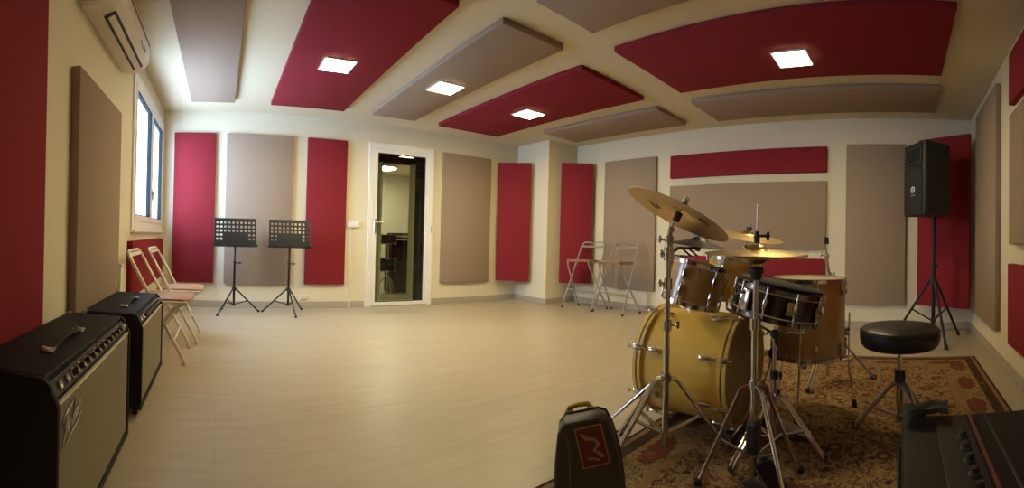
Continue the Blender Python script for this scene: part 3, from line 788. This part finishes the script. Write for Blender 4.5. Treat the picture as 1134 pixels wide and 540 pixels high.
for end in (0, 1):
    zc = .10 if end == 0 else BL-.10; ze = .0 if end == 0 else BL; d = 1 if end == 0 else -1
    for k_ in range(8):
        a = 2*PI*(k_+.5)/8+.05; rot = Matrix.Rotation(a, 4, 'Z')
        b = MB(); b.box((BR-.001, 0, zc), (.022, .022, .062), .008, BM @ rot, 2); lg = b.build('lug', M['chrome'], t)
        b = MB(); p = BM @ rot
        b.cyl(p @ V((BR+.016, 0, zc-d*.03)), p @ V((BR+.016, 0, ze-d*.035)), .004)
        b.cyl(p @ V((BR+.016, 0, ze-d*.033)), p @ V((BR+.016, 0, ze-d*.040)), .009); b.build('tension_rod', M['chrome'], lg)
        b = MB(); b.box((BR+.011, 0, ze+d*.005), (.014, .026, .045), .004, p, 2); b.build('claw', M['chrome'], lg)
for s in (-1, 1):
    b = MB(); b.cyl((s*(BR-.015), BL/2-.12, BZ-.06), (s*(BR+.012), BL/2-.12, BZ-.07), .024)
    b.cyl((s*(BR+.005), BL/2-.12, BZ-.05), (s*(BR+.085), BL/2+.13, .015), .008); b.ball((s*(BR+.085), BL/2+.13, .013), .012); b.build('spur', M['chrome'], t)
b = MB(); b.box((0, .045, BZ+BR-.004), (.07, .075, .024), .008, seg=2)
b.cyl((0, .045, BZ+BR), (0, .045, BZ+BR+.17), .015)
b.box((0, .045, BZ+BR+.15), (.055, .035, .035), .008)
b.tube([(-.005, .045, BZ+BR+.15), (-.010, .035, BZ+BR+.15), (-.014, .022, BZ+BR+.15)], .008)
b.tube([(.005, .045, BZ+BR+.15), (.022, .04, BZ+BR+.15), (.036, .03, BZ+BR+.14)], .008)
b.build('tom_mount', M['chrome'], t)
b = MB(); b.cyl((0, .0, 0.002), (0, .0, .022), .0) if False else None
# small rubber cradle that keeps the shell off the carpet
b.box((0, -.19, .02), (.16, .03, .035), .006); b.build('cradle', M['rubber'], t)

# rack toms
def rack_tom(label, top, bot, r, shellmat, tilt):
    ax = V(tilt).normalized(); c = V(bot)
    h = (V(top)-V(bot)).length
    t = thing('rack_tom', label, 'drum', (c.x, c.y, ZR), 0, 'rack toms')
    Mx = frame((0, 0, c.z-ZR), ax)
    drum(t, Mx, r, h, 6, shellmat, M['head'], M['chrome'])
    return t, Mx, h
tt, Mx, h_ = rack_tom('small amber rack tom tilted above the bass drum', (1.925, .965, .862), (1.907, 1.003, .664), .134, M['maple_tom'], (.115, -.225, 1))
p0 = Mx @ V((0, 0, h_*.35))
b = MB(); d = (V((BX, 1.06, .7))-V((1.905, 1.005, .7))).normalized()
b.box((0, 0, 0), (.045, .06, .022), .006, frame(p0+d*.143, d)); b.build('bracket', M['chrome'], tt)
tt, Mx, h_ = rack_tom('yellow rack tom behind the hi-hat and the small tom', (2.30, .925, .885), (2.30, .945, .655), .150, M['maple'], (.02, -.10, 1))
b = MB(); p0 = Mx @ V((-.162, 0.0, .10)); b.box(tuple(p0), (.02, .05, .06), .006); b.build('bracket', M['chrome'], tt)

# floor tom
t = thing('floor_tom', 'amber floor tom on three legs between snare and throne', 'drum', (2.475, .525, ZR))
Mx = Matrix.Translation((0, 0, .325))
drum(t, Mx, .207, .435, 8, M['maple_tom'], M['head'], M['chrome'])
for a in (290, 180, 55):
    ca, sa = math.cos(R(a)), math.sin(R(a))
    q = lambda rr, z: (rr*ca, rr*sa, z)
    b = MB(); b.box((.222, 0, .45), (.035, .03, .05), .006, Matrix.Rotation(R(a), 4, 'Z'), 2); br = b.build('leg_bracket', M['chrome'], t)
    b = MB(); b.tube([q(.238, .56), q(.238, .25), q(.245, .20), q(.275, .04), q(.278, .02)], .0055); lg = b.build('leg', M['chrome'], t)
    b = MB(); b.cyl(q(.278, 0), q(.274, .045), .016, .012); b.build('rubber_foot', M['rubber'], lg)

# snare on its stand
SX, SY = 1.890, .560
n = V((.075, -.195, 1)).normalized()
t = thing('snare_drum', 'black metal snare drum tilted on its stand beside the hi-hat', 'drum', (SX, SY, ZR))
SM = frame((0, 0, .628), n)
drum(t, SM, .194, .128, 10, M['snareshell'], M['head'], M['darkchrome'])
to_cam = math.atan2(-SY, -SX)
def snare_azi(world_a):   # angle in the drum frame for a world azimuth
    v = SM.to_3x3().inverted() @ V((math.cos(world_a), math.sin(world_a), 0)); return math.atan2(v.y, v.x)
a = snare_azi(to_cam+.28)
b = MB(); b.box((.1955, 0, .064), (.004, .034, .055), .002, SM @ Matrix.Rotation(a, 4, 'Z')); b.build('badge', M['gold'], t)
a = snare_azi(to_cam-.75)
b = MB(); b.box((.206, 0, .060), (.022, .04, .09), .005, SM @ Matrix.Rotation(a, 4, 'Z'), 2); b.cyl(SM @ Matrix.Rotation(a, 4, 'Z') @ V((.219, -.01, .09)), SM @ Matrix.Rotation(a, 4, 'Z') @ V((.249, -.03, .07)), .006); b.build('strainer', M['chrome'], t)
pad = MB(); pm = SM @ Matrix.Translation((0, 0, .1385))
pad.lathe([(0, 0), (.184, 0), (.190, .004), (.190, .010), (.184, .014), (0, .014)], pm, 48)
o = pad.build('mute_pad', M['rubber']); o.location = (SX, SY, ZR); tag(o, 'round black rubber mute pad lying on the snare drum', 'mute pad')

def tripod(t, hj, hb, angs, r, leg_mat, zf=0.0, foot=.013, lr=.009, dbl=True):
    """spreading legs from a hub at height hj; braces from a collar at hb"""
    for a, rr in angs:
        ca, sa = math.cos(R(a)), math.sin(R(a)); px, py = -sa, ca
        b = MB()
        for s in ((-.011, .011) if dbl else (0,)):
            b.tube([(.018*ca+px*s, .018*sa+py*s, hj), (.05*ca+px*s, .05*sa+py*s, hj-.012), (rr*.95*ca+px*s, rr*.95*sa+py*s, .03), (rr*ca+px*s, rr*sa+py*s, .014)], lr)
        lg = b.build('leg', leg_mat, t)
        b = MB(); b.cyl((rr*.93*ca, rr*.93*sa, .022), (rr*1.05*ca, rr*1.05*sa, .015), foot*1.1, foot*1.15); b.build('rubber_foot', M['rubber'], lg)
        m = V((.018*ca, .018*sa, hj)).lerp(V((rr*ca, rr*sa, .014)), .55)
        b = MB()
        for s in ((-.008, .008) if dbl else (0,)):
            b.cyl((.016*ca+px*s, .016*sa+py*s, hb), (m.x+px*s, m.y+py*s, m.z), lr*.6)
        b.build('brace', leg_mat, lg)
def wing(b, c, d=(1, 0, 0)):
    c = V(c); d = V(d).normalized()
    b.cyl(c, c+d*.035, .006); b.ball(c+d*.04, .012, (1, 1, .6)); b.box(c+d*.042, (.012, .012, .036), .004)

# snare stand
t = thing('snare_stand', 'chrome tripod stand carrying the snare drum', 'drum stand', (SX, SY, ZR))
b = MB(); b.cyl((0, 0, .05), (0, 0, .36), .013); b.build('base_tube', M['chrome'], t)
b = MB(); b.cyl((0, 0, .34), (0, 0, .545), .0095); b.build('upper_tube', M['chrome'], t)
b = MB(); b.cyl((0, 0, .345), (0, 0, .385), .020); wing(b, (.015, 0, .365), (-.6, -.8, 0)); b.build('height_clamp', M['dark'], t)
tripod(t, .27, .09, ((-90, .235), (150, .235), (75, .225)), .23, M['chrome'])
sb = SM @ V((0, 0, -.014))
for a0 in (200, 320, 80):
    b = MB(); ca, sa = math.cos(R(a0)), math.sin(R(a0))
    e = SM @ V((.220*ca, .220*sa, -.018)); e2 = SM @ V((.227*ca, .227*sa, .012)); m_ = SM @ V((.10*ca, .10*sa, -.045))
    b.tube([(0, 0, .545), tuple(m_), tuple(e), tuple(e2)], .006); b.build('basket_arm', M['chrome'], t)
b = MB(); b.ball((0, 0, .545), .022); wing(b, (0, 0, .52), (-.5, -.3, 0)); b.build('tilter', M['dark'], t)

# bass pedal
t = thing('bass_drum_pedal', 'black and chrome pedal at the batter head of the bass drum', 'pedal', (2.10, .60, ZR))
b = MB(); b.box((0, -.03, .008), (.085, .30, .012), .003); b.build('base_plate', M['dark'], t)
b = MB(); b.box((0, 0, 0), (.075, .235, .012), .004, Matrix.Translation((0, -.055, .055)) @ Matrix.Rotation(R(18), 4, 'X')); b.build('footboard', M['steel'], t)
for s in (-.05, .05):
    b = MB(); b.box((s, .085, .12), (.014, .022, .23), .005, seg=2); b.build('post', M['chrome'], t)
b = MB(); b.cyl((-.055, .085, .225), (.055, .085, .225), .008); b.box((0, .085, .225), (.035, .035, .035), .006); b.build('axle', M['chrome'], t)
b = MB(); b.cyl((0, .083, .225), (0, .03, .40), .005); b.build('beater_rod', M['chrome'], t)
b = MB(); b.ball((0, .028, .405), .027, (1, 1, 1.15)); b.build('beater', M['vinyl'], t)

# cymbals
def cymbal_mesh(b, r, Mx, th=.0016, bow=.13, bell=.19):
    rb = r*bell; top = r*bow
    up = [(.0065, top+.019), (rb*.5, top+.017), (rb*.85, top+.006), (rb, top-.001), (r*.45, top*.80), (r*.72, top*.42), (r*.92, top*.10), (r, 0)]
    dn = [(x, z-th) for x, z in reversed(up)]
    b.lathe(up+dn, Mx, 72, close=True)
    return b
def cymbal(label, c, n, r, m, group, bow=.09, bell=.19, name='cymbal'):
    o = cymbal_mesh(MB(), r, None, bow=bow, bell=bell).build(name, m, ang=50)
    o.matrix_world = frame(c, n)
    tag(o, label, 'cymbal', group); return o
CC, CN = V((1.698, .962, 1.083)), V((.34, -.30, .90)).normalized()
crash = cymbal('large crash cymbal steeply tilted at the left of the kit, underside showing', CC, CN, .250, M['brassd'], 'cymbals of the drum kit', bow=.09)
# faded maker's print under the crash
def under(rr): return .0225*max(0, 1-rr/.25)*.9-.0035
for a0, a1, rr in ((.5, 1.1, .15), (.55, .95, .125), (3.5, 4.1, .15), (3.6, 3.95, .125)):
    b = MB()
    for q_ in range(5):
        a = a0+(a1-a0)*q_/5; e = (a1-a0)/8
        b.tube([(rr*math.cos(a+e*u), rr*math.sin(a+e*u), under(rr)+.0012) for u in (0, .5, 1)], .0035, 6)
    pr_ = b.build('faded_print', M['ink'], crash)

# crash stand
PX, PY = 1.682, .998
t = thing('crash_stand', 'chrome tripod cymbal stand in front of the bass drum', 'cymbal stand', (PX, PY, ZR))
b = MB(); b.cyl((0, 0, .03), (0, 0, .60), .0145); b.build('base_tube', M['chrome'], t)
b = MB(); b.cyl((0, 0, .56), (0, 0, .93), .0115); b.build('upper_tube', M['chrome'], t)
b = MB(); b.cyl((0, 0, .555), (0, 0, .60), .022); wing(b, (.015, 0, .578), (.5, -.86, 0)); b.build('height_clamp', M['chrome'], t)
b = MB(); b.cyl((0, 0, .325), (0, 0, .365), .022); b.build('leg_hub', M['chrome'], t)
b = MB(); b.cyl((0, 0, .74), (0, 0, .79), .019); wing(b, (.012, 0, .765), (-.6, .8, 0)); b.build('clamp', M['chrome'], t)
b = MB(); b.cyl((0, 0, .87), (0, 0, .93), .022); wing(b, (.012, 0, .9), (-.8, .5, 0)); b.build('clamp', M['chrome'], t)
cl = CC - V((PX, PY, ZR))
stem0 = cl - CN*.075
b = MB(); b.cyl((0, 0, .92), (0, 0, .955), .016); b.ball((0, 0, .965), .022); b.tube([(0, 0, .965), tuple(V((0, 0, .965)).lerp(stem0, .5)+V((0, 0, .012))), tuple(stem0)], .011)
b.ball(tuple(stem0), .016); wing(b, tuple(V((0, 0, .96))), (-.6, .75, 0.1)); b.build('tilter', M['steel'], t)
b = MB(); b.cyl(stem0, cl+CN*.095, .0045); b.build('rod', M['chrome'], t)
b = MB(); b.cyl(cl-CN*.030, cl+CN*.012, .017); b.build('felt', M['dark'], t)
b = MB(); b.cyl(cl+CN*.046, cl+CN*.062, .018); b.build('felt', M['dark'], t)
b = MB(); b.cyl(cl+CN*.064, cl+CN*.092, .013); b.box((0, 0, .078), (.052, .009, .022), .004, Matrix.Translation(cl) @ frame((0, 0, 0), CN)); b.build('wing_nut', M['steel'], t)
tripod(t, .345, .10, ((-46, .29), (86, .27), (138, .23)), .3, M['chrome'])
# second arm with the black practice disc
b = MB(); b.tube([(0, 0, .895), (.14, .03, .925), (.40, .045, .925)], .008); b.build('side_arm', M['dark'], t)
b = MB(); b.cyl((0, 0, .875), (0, 0, .915), .024); b.build('arm_clamp', M['steel'], t)
dk = V((2.085, 1.055, .945)); dn_ = V((.03, -.11, 1)).normalized()
b = MB(); q = dk-V((PX, PY, ZR)); b.cyl(q-dn_*.025, q+dn_*.055, .005); b.cyl(q-dn_*.028, q-dn_*.002, .014); b.build('arm_rod', M['dark'], t)
for k_ in (0, 1):
    o_ = V((.017*k_, -.030*k_, 0)); b = MB(); b.cyl(V((1.925, 1.062, .930))-V((PX, PY, ZR))+o_, V((1.945, 1.022, .893))-V((PX, PY, ZR))+o_, .005); b.build('prong', M['dark'], t)
dark_disc = cymbal('flat black cymbal under the tilted crash cymbal', dk, dn_, .165, M['blackmetal'], None, bow=.20, bell=.3, name='black_cymbal')

# ride cymbal and its stand
RC, RN = V((2.572, .950, 1.012)), V((-.085, -.19, 1)).normalized()
cymbal('ride cymbal behind the hi-hat, half hidden by it', RC, RN, .228, M['brass'], 'cymbals of the drum kit', bow=.08)
t = thing('ride_stand', 'tripod stand of the ride cymbal behind the yellow tom', 'cymbal stand', (RC.x, RC.y, ZR))
b = MB(); b.cyl((0, 0, .03), (0, 0, .60), .0145); b.build('base_tube', M['chrome'], t)
b = MB(); b.cyl((0, 0, .56), (0, 0, .93), .011); b.ball(tuple(RC-V((RC.x, RC.y, ZR))-RN*.075), .020); b.build('upper_tube', M['chrome'], t)
b = MB(); b.cyl((0, 0, .555), (0, 0, .60), .022); b.build('height_clamp', M['chrome'], t)
q = RC-V((RC.x, RC.y, ZR)); b = MB(); b.cyl(q-RN*.075, q+RN*.085, .0045); b.build('rod', M['chrome'], t)
b = MB(); b.cyl(q-RN*.02, q+RN*.008, .015); b.build('felt', M['dark'], t)
b = MB(); b.cyl(q+RN*.042, q+RN*.060, .018); b.build('felt', M['dark'], t)
b = MB(); b.cyl(q+RN*.061, q+RN*.078, .010); b.build('wing_nut', M['chrome'], t)
tripod(t, .32, .10, ((75, .27), (-5, .27), (162, .21)), .27, M['chrome'])

# bare cymbal stand behind the floor tom
t = thing('cymbal_stand', 'bare cymbal stand without a cymbal behind the floor tom', 'cymbal stand', (3.06, .51, ZR))
b = MB(); b.cyl((0, 0, .03), (0, 0, .52), .0145); b.build('base_tube', M['chrome'], t)
b = MB(); b.cyl((0, 0, .48), (0, 0, .70), .0115); b.build('upper_tube', M['chrome'], t)
b = MB(); b.cyl((0, 0, .475), (0, 0, .52), .022); wing(b, (.01, 0, .50), (-.3, -.9, 0)); b.build('height_clamp', M['chrome'], t)
b = MB(); b.cyl((0, 0, .68), (0, 0, .73), .020); b.ball((.0, 0, .745), .024); wing(b, (0, 0, .745), (-.4, -.9, 0.2)); b.tube([(0, 0, .745), (-.004, .012, .80), (-.01, .02, .87)], .012); b.ball((-.01, .02, .88), .022); wing(b, (-.01, .02, .88), (-.3, .9, .2)); b.build('tilter', M['steel'], t)
b = MB(); b.cyl((-.01, .02, .88), (-.012, .022, 1.00), .005); b.build('rod', M['chrome'], t)
b = MB(); b.cyl((-.011, .021, .965), (-.012, .022, 1.005), .018); b.ball((-.012, .022, 1.005), .018, (1, 1, .6)); b.build('felt', M['dark'], t)
tripod(t, .34, .12, ((-77, .335), (45, .32), (165, .30)), .33, M['steel'])

# hi-hat
HX, HY = 1.608, .556
t = thing('hi_hat_stand', 'chrome hi-hat stand with pedal in front of the snare drum', 'hi-hat stand', (HX, HY, ZR))
b = MB(); b.cyl((0, 0, .05), (0, 0, .64), .0145); b.build('base_tube', M['chrome'], t)
b = MB(); b.cyl((0, 0, .60), (0, 0, .845), .0115); b.build('upper_tube', M['steel'], t)
b = MB(); b.cyl((0, 0, .615), (0, 0, .66), .022); wing(b, (.012, 0, .635), (.7, .7, 0)); b.build('height_clamp', M['chrome'], t)
b = MB(); b.cyl((0, 0, .385), (0, 0, .42), .022); b.build('leg_hub', M['chrome'], t)
b = MB(); b.lathe([(0, .81), (.018, .81), (.022, .83), (.028, .835), (.030, .856), (.018, .862), (0, .862)], None, 20); b.build('cymbal_seat', M['dark'], t)
b = MB(); b.cyl((0, 0, .845), (0, 0, 1.105), .0032); b.build('pull_rod', M['chrome'], t)
b = MB(); b.cyl((0, 0, .953), (0, 0, .985), .012); b.cyl((0, 0, .985), (0, 0, 1.0), .009); wing(b, (.004, 0, .982), (.4, -.9, 0)); b.build('clutch', M['dark'], t)
tripod(t, .40, .13, ((110, .215), (-128, .235), (-42, .225)), .22, M['chrome'], dbl=False)
b = MB(); b.box((.0, .0, 0), (.085, .20, .012), .004, Matrix.Rotation(R(-35), 4, 'Z') @ Matrix.Translation((.0, -.145, .075)) @ Matrix.Rotation(R(30), 4, 'X')); b.build('footboard', M['blackmetal'], t)
b = MB(); b.box((0, -.10, .008), (.07, .30, .012), .003, Matrix.Rotation(R(-35), 4, 'Z')); b.build('base_plate', M['dark'], t)
b = MB(); b.cyl((0, 0, .05), (0.01, -.05, .13), .012); b.box((0, 0, .20), (.06, .05, .13), .012); b.build('pedal_yoke', M['dark'], t)
cymbal('top hi-hat cymbal on the stand in front of the snare', V((HX, HY, .922)), V((-.035, -.02, 1)), .203, M['brass'], 'cymbals of the drum kit', bow=.085, bell=.24)
o = cymbal('lower hi-hat cymbal turned bowl up under the top one', V((HX, HY, .917)), V((.035, .02, -1)), .203, M['brass'], 'cymbals of the drum kit', bow=.085, bell=.24)

# throne
t = thing('drum_throne', 'round black drum throne on a chrome tripod', 'stool', (2.30, 0.0, ZR))
b = MB(); b.lathe([(0, .424), (.160, .424), (.192, .428), (.207, .444), (.213, .472), (.213, .502), (.207, .520), (.190, .531), (.10, .538), (0, .540)], None, 56); st = b.build('seat', M['vinyl'], t)
b = MB(); b.torus(.2115, .004, Matrix.Translation((0, 0, .510)), 56, 6); b.build('piping', M['vinyl'], st)
b = MB(); b.cyl((0, 0, .405), (0, 0, .426), .09, .11, 24); b.build('seat_plate', M['dark'], t)
b = MB(); b.cyl((0, 0, .20), (0, 0, .42), .0125); b.build('post', M['chrome'], t)
b = MB(); b.cyl((0, 0, .245), (0, 0, .30), .028); wing(b, (.02, 0, .27), (-.8, -.5, 0)); b.build('height_clamp', M['dark'], t)
b = MB(); b.cyl((0, 0, .035), (0, 0, .25), .019); b.build('base_tube', M['chrome'], t)
tripod(t, .235, .07, ((97, .235), (-30, .24), (218, .22)), .24, M['steel'], lr=.010)

# ------------------------------------------------------------------ loudspeaker on a tripod stand
t = thing('speaker_stand', 'black tripod stand under the loudspeaker in the far right corner', 'speaker stand', (4.45, -.335, 0))
b = MB(); b.cyl((0, 0, .14), (0, 0, .78), .0195); b.build('lower_tube', M['blackmetal'], t)
b = MB(); b.cyl((0, 0, .74), (0, 0, 1.275), .0165); b.build('upper_tube', M['blackmetal'], t)
b = MB(); b.cyl((0, 0, .74), (0, 0, .80), .027); wing(b, (.02, 0, .77), (-.4, -.9, 0)); b.build('height_clamp', M['dark'], t)
b = MB(); b.cyl((0, 0, .60), (0, 0, .66), .034); b.build('leg_hub', M['dark'], t)
b = MB(); b.cyl((0, 0, .20), (0, 0, .24), .028); b.build('brace_collar', M['dark'], t)
for a, rr in ((195, .375), (-44, .43), (77, .42)):
    ca, sa = math.cos(R(a)), math.sin(R(a))
    b = MB(); b.cyl((.03*ca, .03*sa, .635), (rr*ca, rr*sa, .02), .0135); lg = b.build('leg', M['blackmetal'], t)
    b = MB(); b.cyl((rr*.985*ca, rr*.985*sa, .045), (rr*1.02*ca, rr*1.02*sa, .0), .018, .02); b.build('rubber_foot', M['rubber'], lg)
    m_ = V((.03*ca, .03*sa, .635)).lerp(V((rr*ca, rr*sa, .02)), .5)
    b = MB(); b.cyl((.024*ca, .024*sa, .22), m_, .008); b.build('brace', M['blackmetal'], lg)
az = R(332)                        # azimuth the box faces (from +y towards +x)
t = thing('loudspeaker', 'black loudspeaker box on the tripod stand in the right corner', 'loudspeaker', (4.45, -.335, 1.2755), -az+PI)
# local: front towards -y
pl = [(-.20, -.245), (.20, -.245), (.215, -.22), (.16, .085), (.12, .11), (-.12, .11), (-.16, .085), (-.215, -.22)]
b = MB(); b.prism(pl, 0.004, .735, None, .022, 3); b.build('cabinet', M['dark'], t)
b = MB(); b.box((0, -.248, .26), (.34, .012, .44), .012, seg=2); b.build('grille', M['halldark'], t)
b = MB(); b.box((0, -.248, .605), (.34, .010, .20), .012, seg=2); hn = b.build('horn', M['dark'], t)
b = MB(); b.prism([(-.13, -.06), (.13, -.06), (.13, .06), (-.13, .06)], 0, .006, Matrix.Translation((0, -.252, .605)) @ Matrix.Rotation(R(90), 4, 'X'), .002)
b.build('horn_mouth', M['gasket'], hn)
b = MB()
for i in range(3): b.box((-.028+.028*i, -.256, .262), (.018, .006, .075 if i == 1 else .06), .003)
b.box((0, -.256, .205), (.08, .006, .016), .003); b.build('emblem', M['silver'], t)
b = MB(); b.cyl((0, 0, -.0), (0, 0, .01), .03); b.build('pole_socket', M['dark'], t)
b = MB(); b.box((0, -.05, .737), (.16, .04, .012), .005); b.build('top_handle', M['dark'], t)

# ------------------------------------------------------------------ upright instrument case in the foreground
az = math.atan2(1.03, .87)
t = thing('instrument_case', 'dark upright instrument case with a red picture label, lower centre', 'case', (1.028, .876, ZR), -az)
# local frame: +y away from camera, x right; case narrow end faces the camera, long side runs away
hw = .090
prf = [(-hw-.012, 0), (-hw-.010, .30), (-hw-.004, .385), (-hw+.012, .410), (-.02, .424), (.022, .434), (.045, .427), (.066, .39), (.088, .32), (.106, .22), (.117, .10), (.120, 0)]
MXZ = Matrix(((1, 0, 0, 0), (0, 0, 1, 0), (0, 1, 0, 0), (0, 0, 0, 1)))
b = MB()
secs = [(-.085, .93, .965), (-.072, .98, .985), (-.045, 1, 1.0), (-.01, 1, .985), (.05, 1.0, .95), (.09, .98, .89), (.105, .9, .84)]
tb = bmesh.new(); rings = []
for yy, sx, sz in secs: rings.append([tb.verts.new((x*sx, yy, .004+z*sz)) for x, z in prf])
for r0, r1 in zip(rings, rings[1:]):
    for i in range(len(prf)): 
        j = (i+1) % len(prf); tb.faces.new([r0[i], r0[j], r1[j], r1[i]])
tb.faces.new(rings[0]); tb.faces.new(rings[-1][::-1])
b.merge(tb); body = b.build('body', M['case'], t, ang=40)
b = MB(); b.tube([(x*.965, -.080, .004+z*.98) for x, z in prf[0:]], .006, 8); b.build('edge_binding', M['caseside'], t)
b = MB(); b.tube([(x*1.0, .0, .004+z*.985) for x, z in prf], .004, 8); b.build('lid_seam', M['dark'], t)
b = MB(); b.tube([(x*.9-.026, -.089, .004+z*.9) for x, z in ((-.03, .0), (-.03, .25), (-.035, .37), (-.05, .42))], .004, 8); b.build('front_seam', M['caseside'], t)
# label on the sloping front face
LB = Matrix.Translation((.006, -.0875, .352)) @ Matrix.Rotation(R(90), 4, 'X') @ Matrix.Rotation(R(15), 4, 'Z')
b = MB(); b.box((0, 0, 0), (.082, .118, .003), .001, LB); lb = b.build('label', M['labeledge'], t); lb['label'] = 'red picture label with pale edge'
b = MB(); b.box((0, 0, .0015), (.074, .110, .003), .001, LB); b.build('label_picture', M['labelred'], lb)
b = MB()
b.tube([LB @ V(p) for p in ((-.024, .042, .003), (-.012, .026, .003), (.010, .020, .003), (.020, .004, .003), (.004, -.010, .003), (.018, -.026, .003), (.026, -.036, .003))], [.004, .006, .005, .006, .005, .006, .003], 8)
b.tube([LB @ V(p) for p in ((-.020, -.030, .003), (-.004, -.034, .003), (.012, -.042, .003))], .003, 8)
b.build('label_figure', M['labeledge'], lb)
b = MB(); b.tube([(-.074, .02, .405), (-.068, .02, .420), (-.04, .022, .430), (-.012, .022, .434), (-.002, .02, .424)], .008, 8); b.box((-.070, .02, .406), (.026, .03, .016), .004); b.box((-.003, .02, .421), (.026, .03, .014), .004); b.build('handle', M['gold'], t)

# ------------------------------------------------------------------ light: window daylight
w = bpy.data.worlds.new('daylight'); SC.world = w; w.use_nodes = True
bg = w.node_tree.nodes['Background']; bg.inputs['Color'].default_value = (.58, .75, 1.0, 1); bg.inputs['Strength'].default_value = 16
la = bpy.data.lights.new('window_portal', 'AREA'); la.shape = 'RECTANGLE'; la.size = WY1-WY0; la.size_y = WZ1-WZ0
la.cycles.is_portal = True
lo = bpy.data.objects.new('window_portal', la); COL.objects.link(lo)
lo.location = (XL-T-.02, (WY0+WY1)/2, (WZ0+WZ1)/2)
lo.rotation_euler = (0, R(-90), 0)

# ------------------------------------------------------------------ camera: cylindrical phone panorama
F, XA, Y0, HC = 480.006, 244.037, 262.636, .9499
RT = Matrix(((.99967, .0002626, -.0255969), (0, .9999474, .0102578), (.0255983, -.0102544, .9996197)))   # camera axes -> world
thc = (567-XA)/F
right = RT @ V((math.cos(thc), -math.sin(thc), 0)); fwd = RT @ V((math.sin(thc), math.cos(thc), 0)); up = RT @ V((0, 0, 1))
cam = bpy.data.cameras.new('camera'); co = bpy.data.objects.new('camera', cam); COL.objects.link(co)
cam.type = 'PANO'; cam.panorama_type = 'CENTRAL_CYLINDRICAL'
cam.central_cylindrical_radius = 1
cam.central_cylindrical_range_u_min = -567/F; cam.central_cylindrical_range_u_max = 567/F
cam.central_cylindrical_range_v_min = (Y0-540)/F; cam.central_cylindrical_range_v_max = Y0/F
cam.clip_start = .01; cam.clip_end = 200
co.matrix_world = Matrix(((right.x, up.x, -fwd.x, 0), (right.y, up.y, -fwd.y, 0), (right.z, up.z, -fwd.z, HC), (0, 0, 0, 1)))
SC.camera = co

SC.view_settings.view_transform = 'Standard'; SC.view_settings.look = 'None'
SC.view_settings.gamma = 1; SC.view_settings.use_curve_mapping = False
SC.view_settings.exposure = .42
SC.cycles.use_denoising = True
SC.cycles.max_bounces = 10; SC.cycles.diffuse_bounces = 6; SC.cycles.glossy_bounces = 5; SC.cycles.transparent_max_bounces = 12
SC.cycles.sample_clamp_indirect = 8
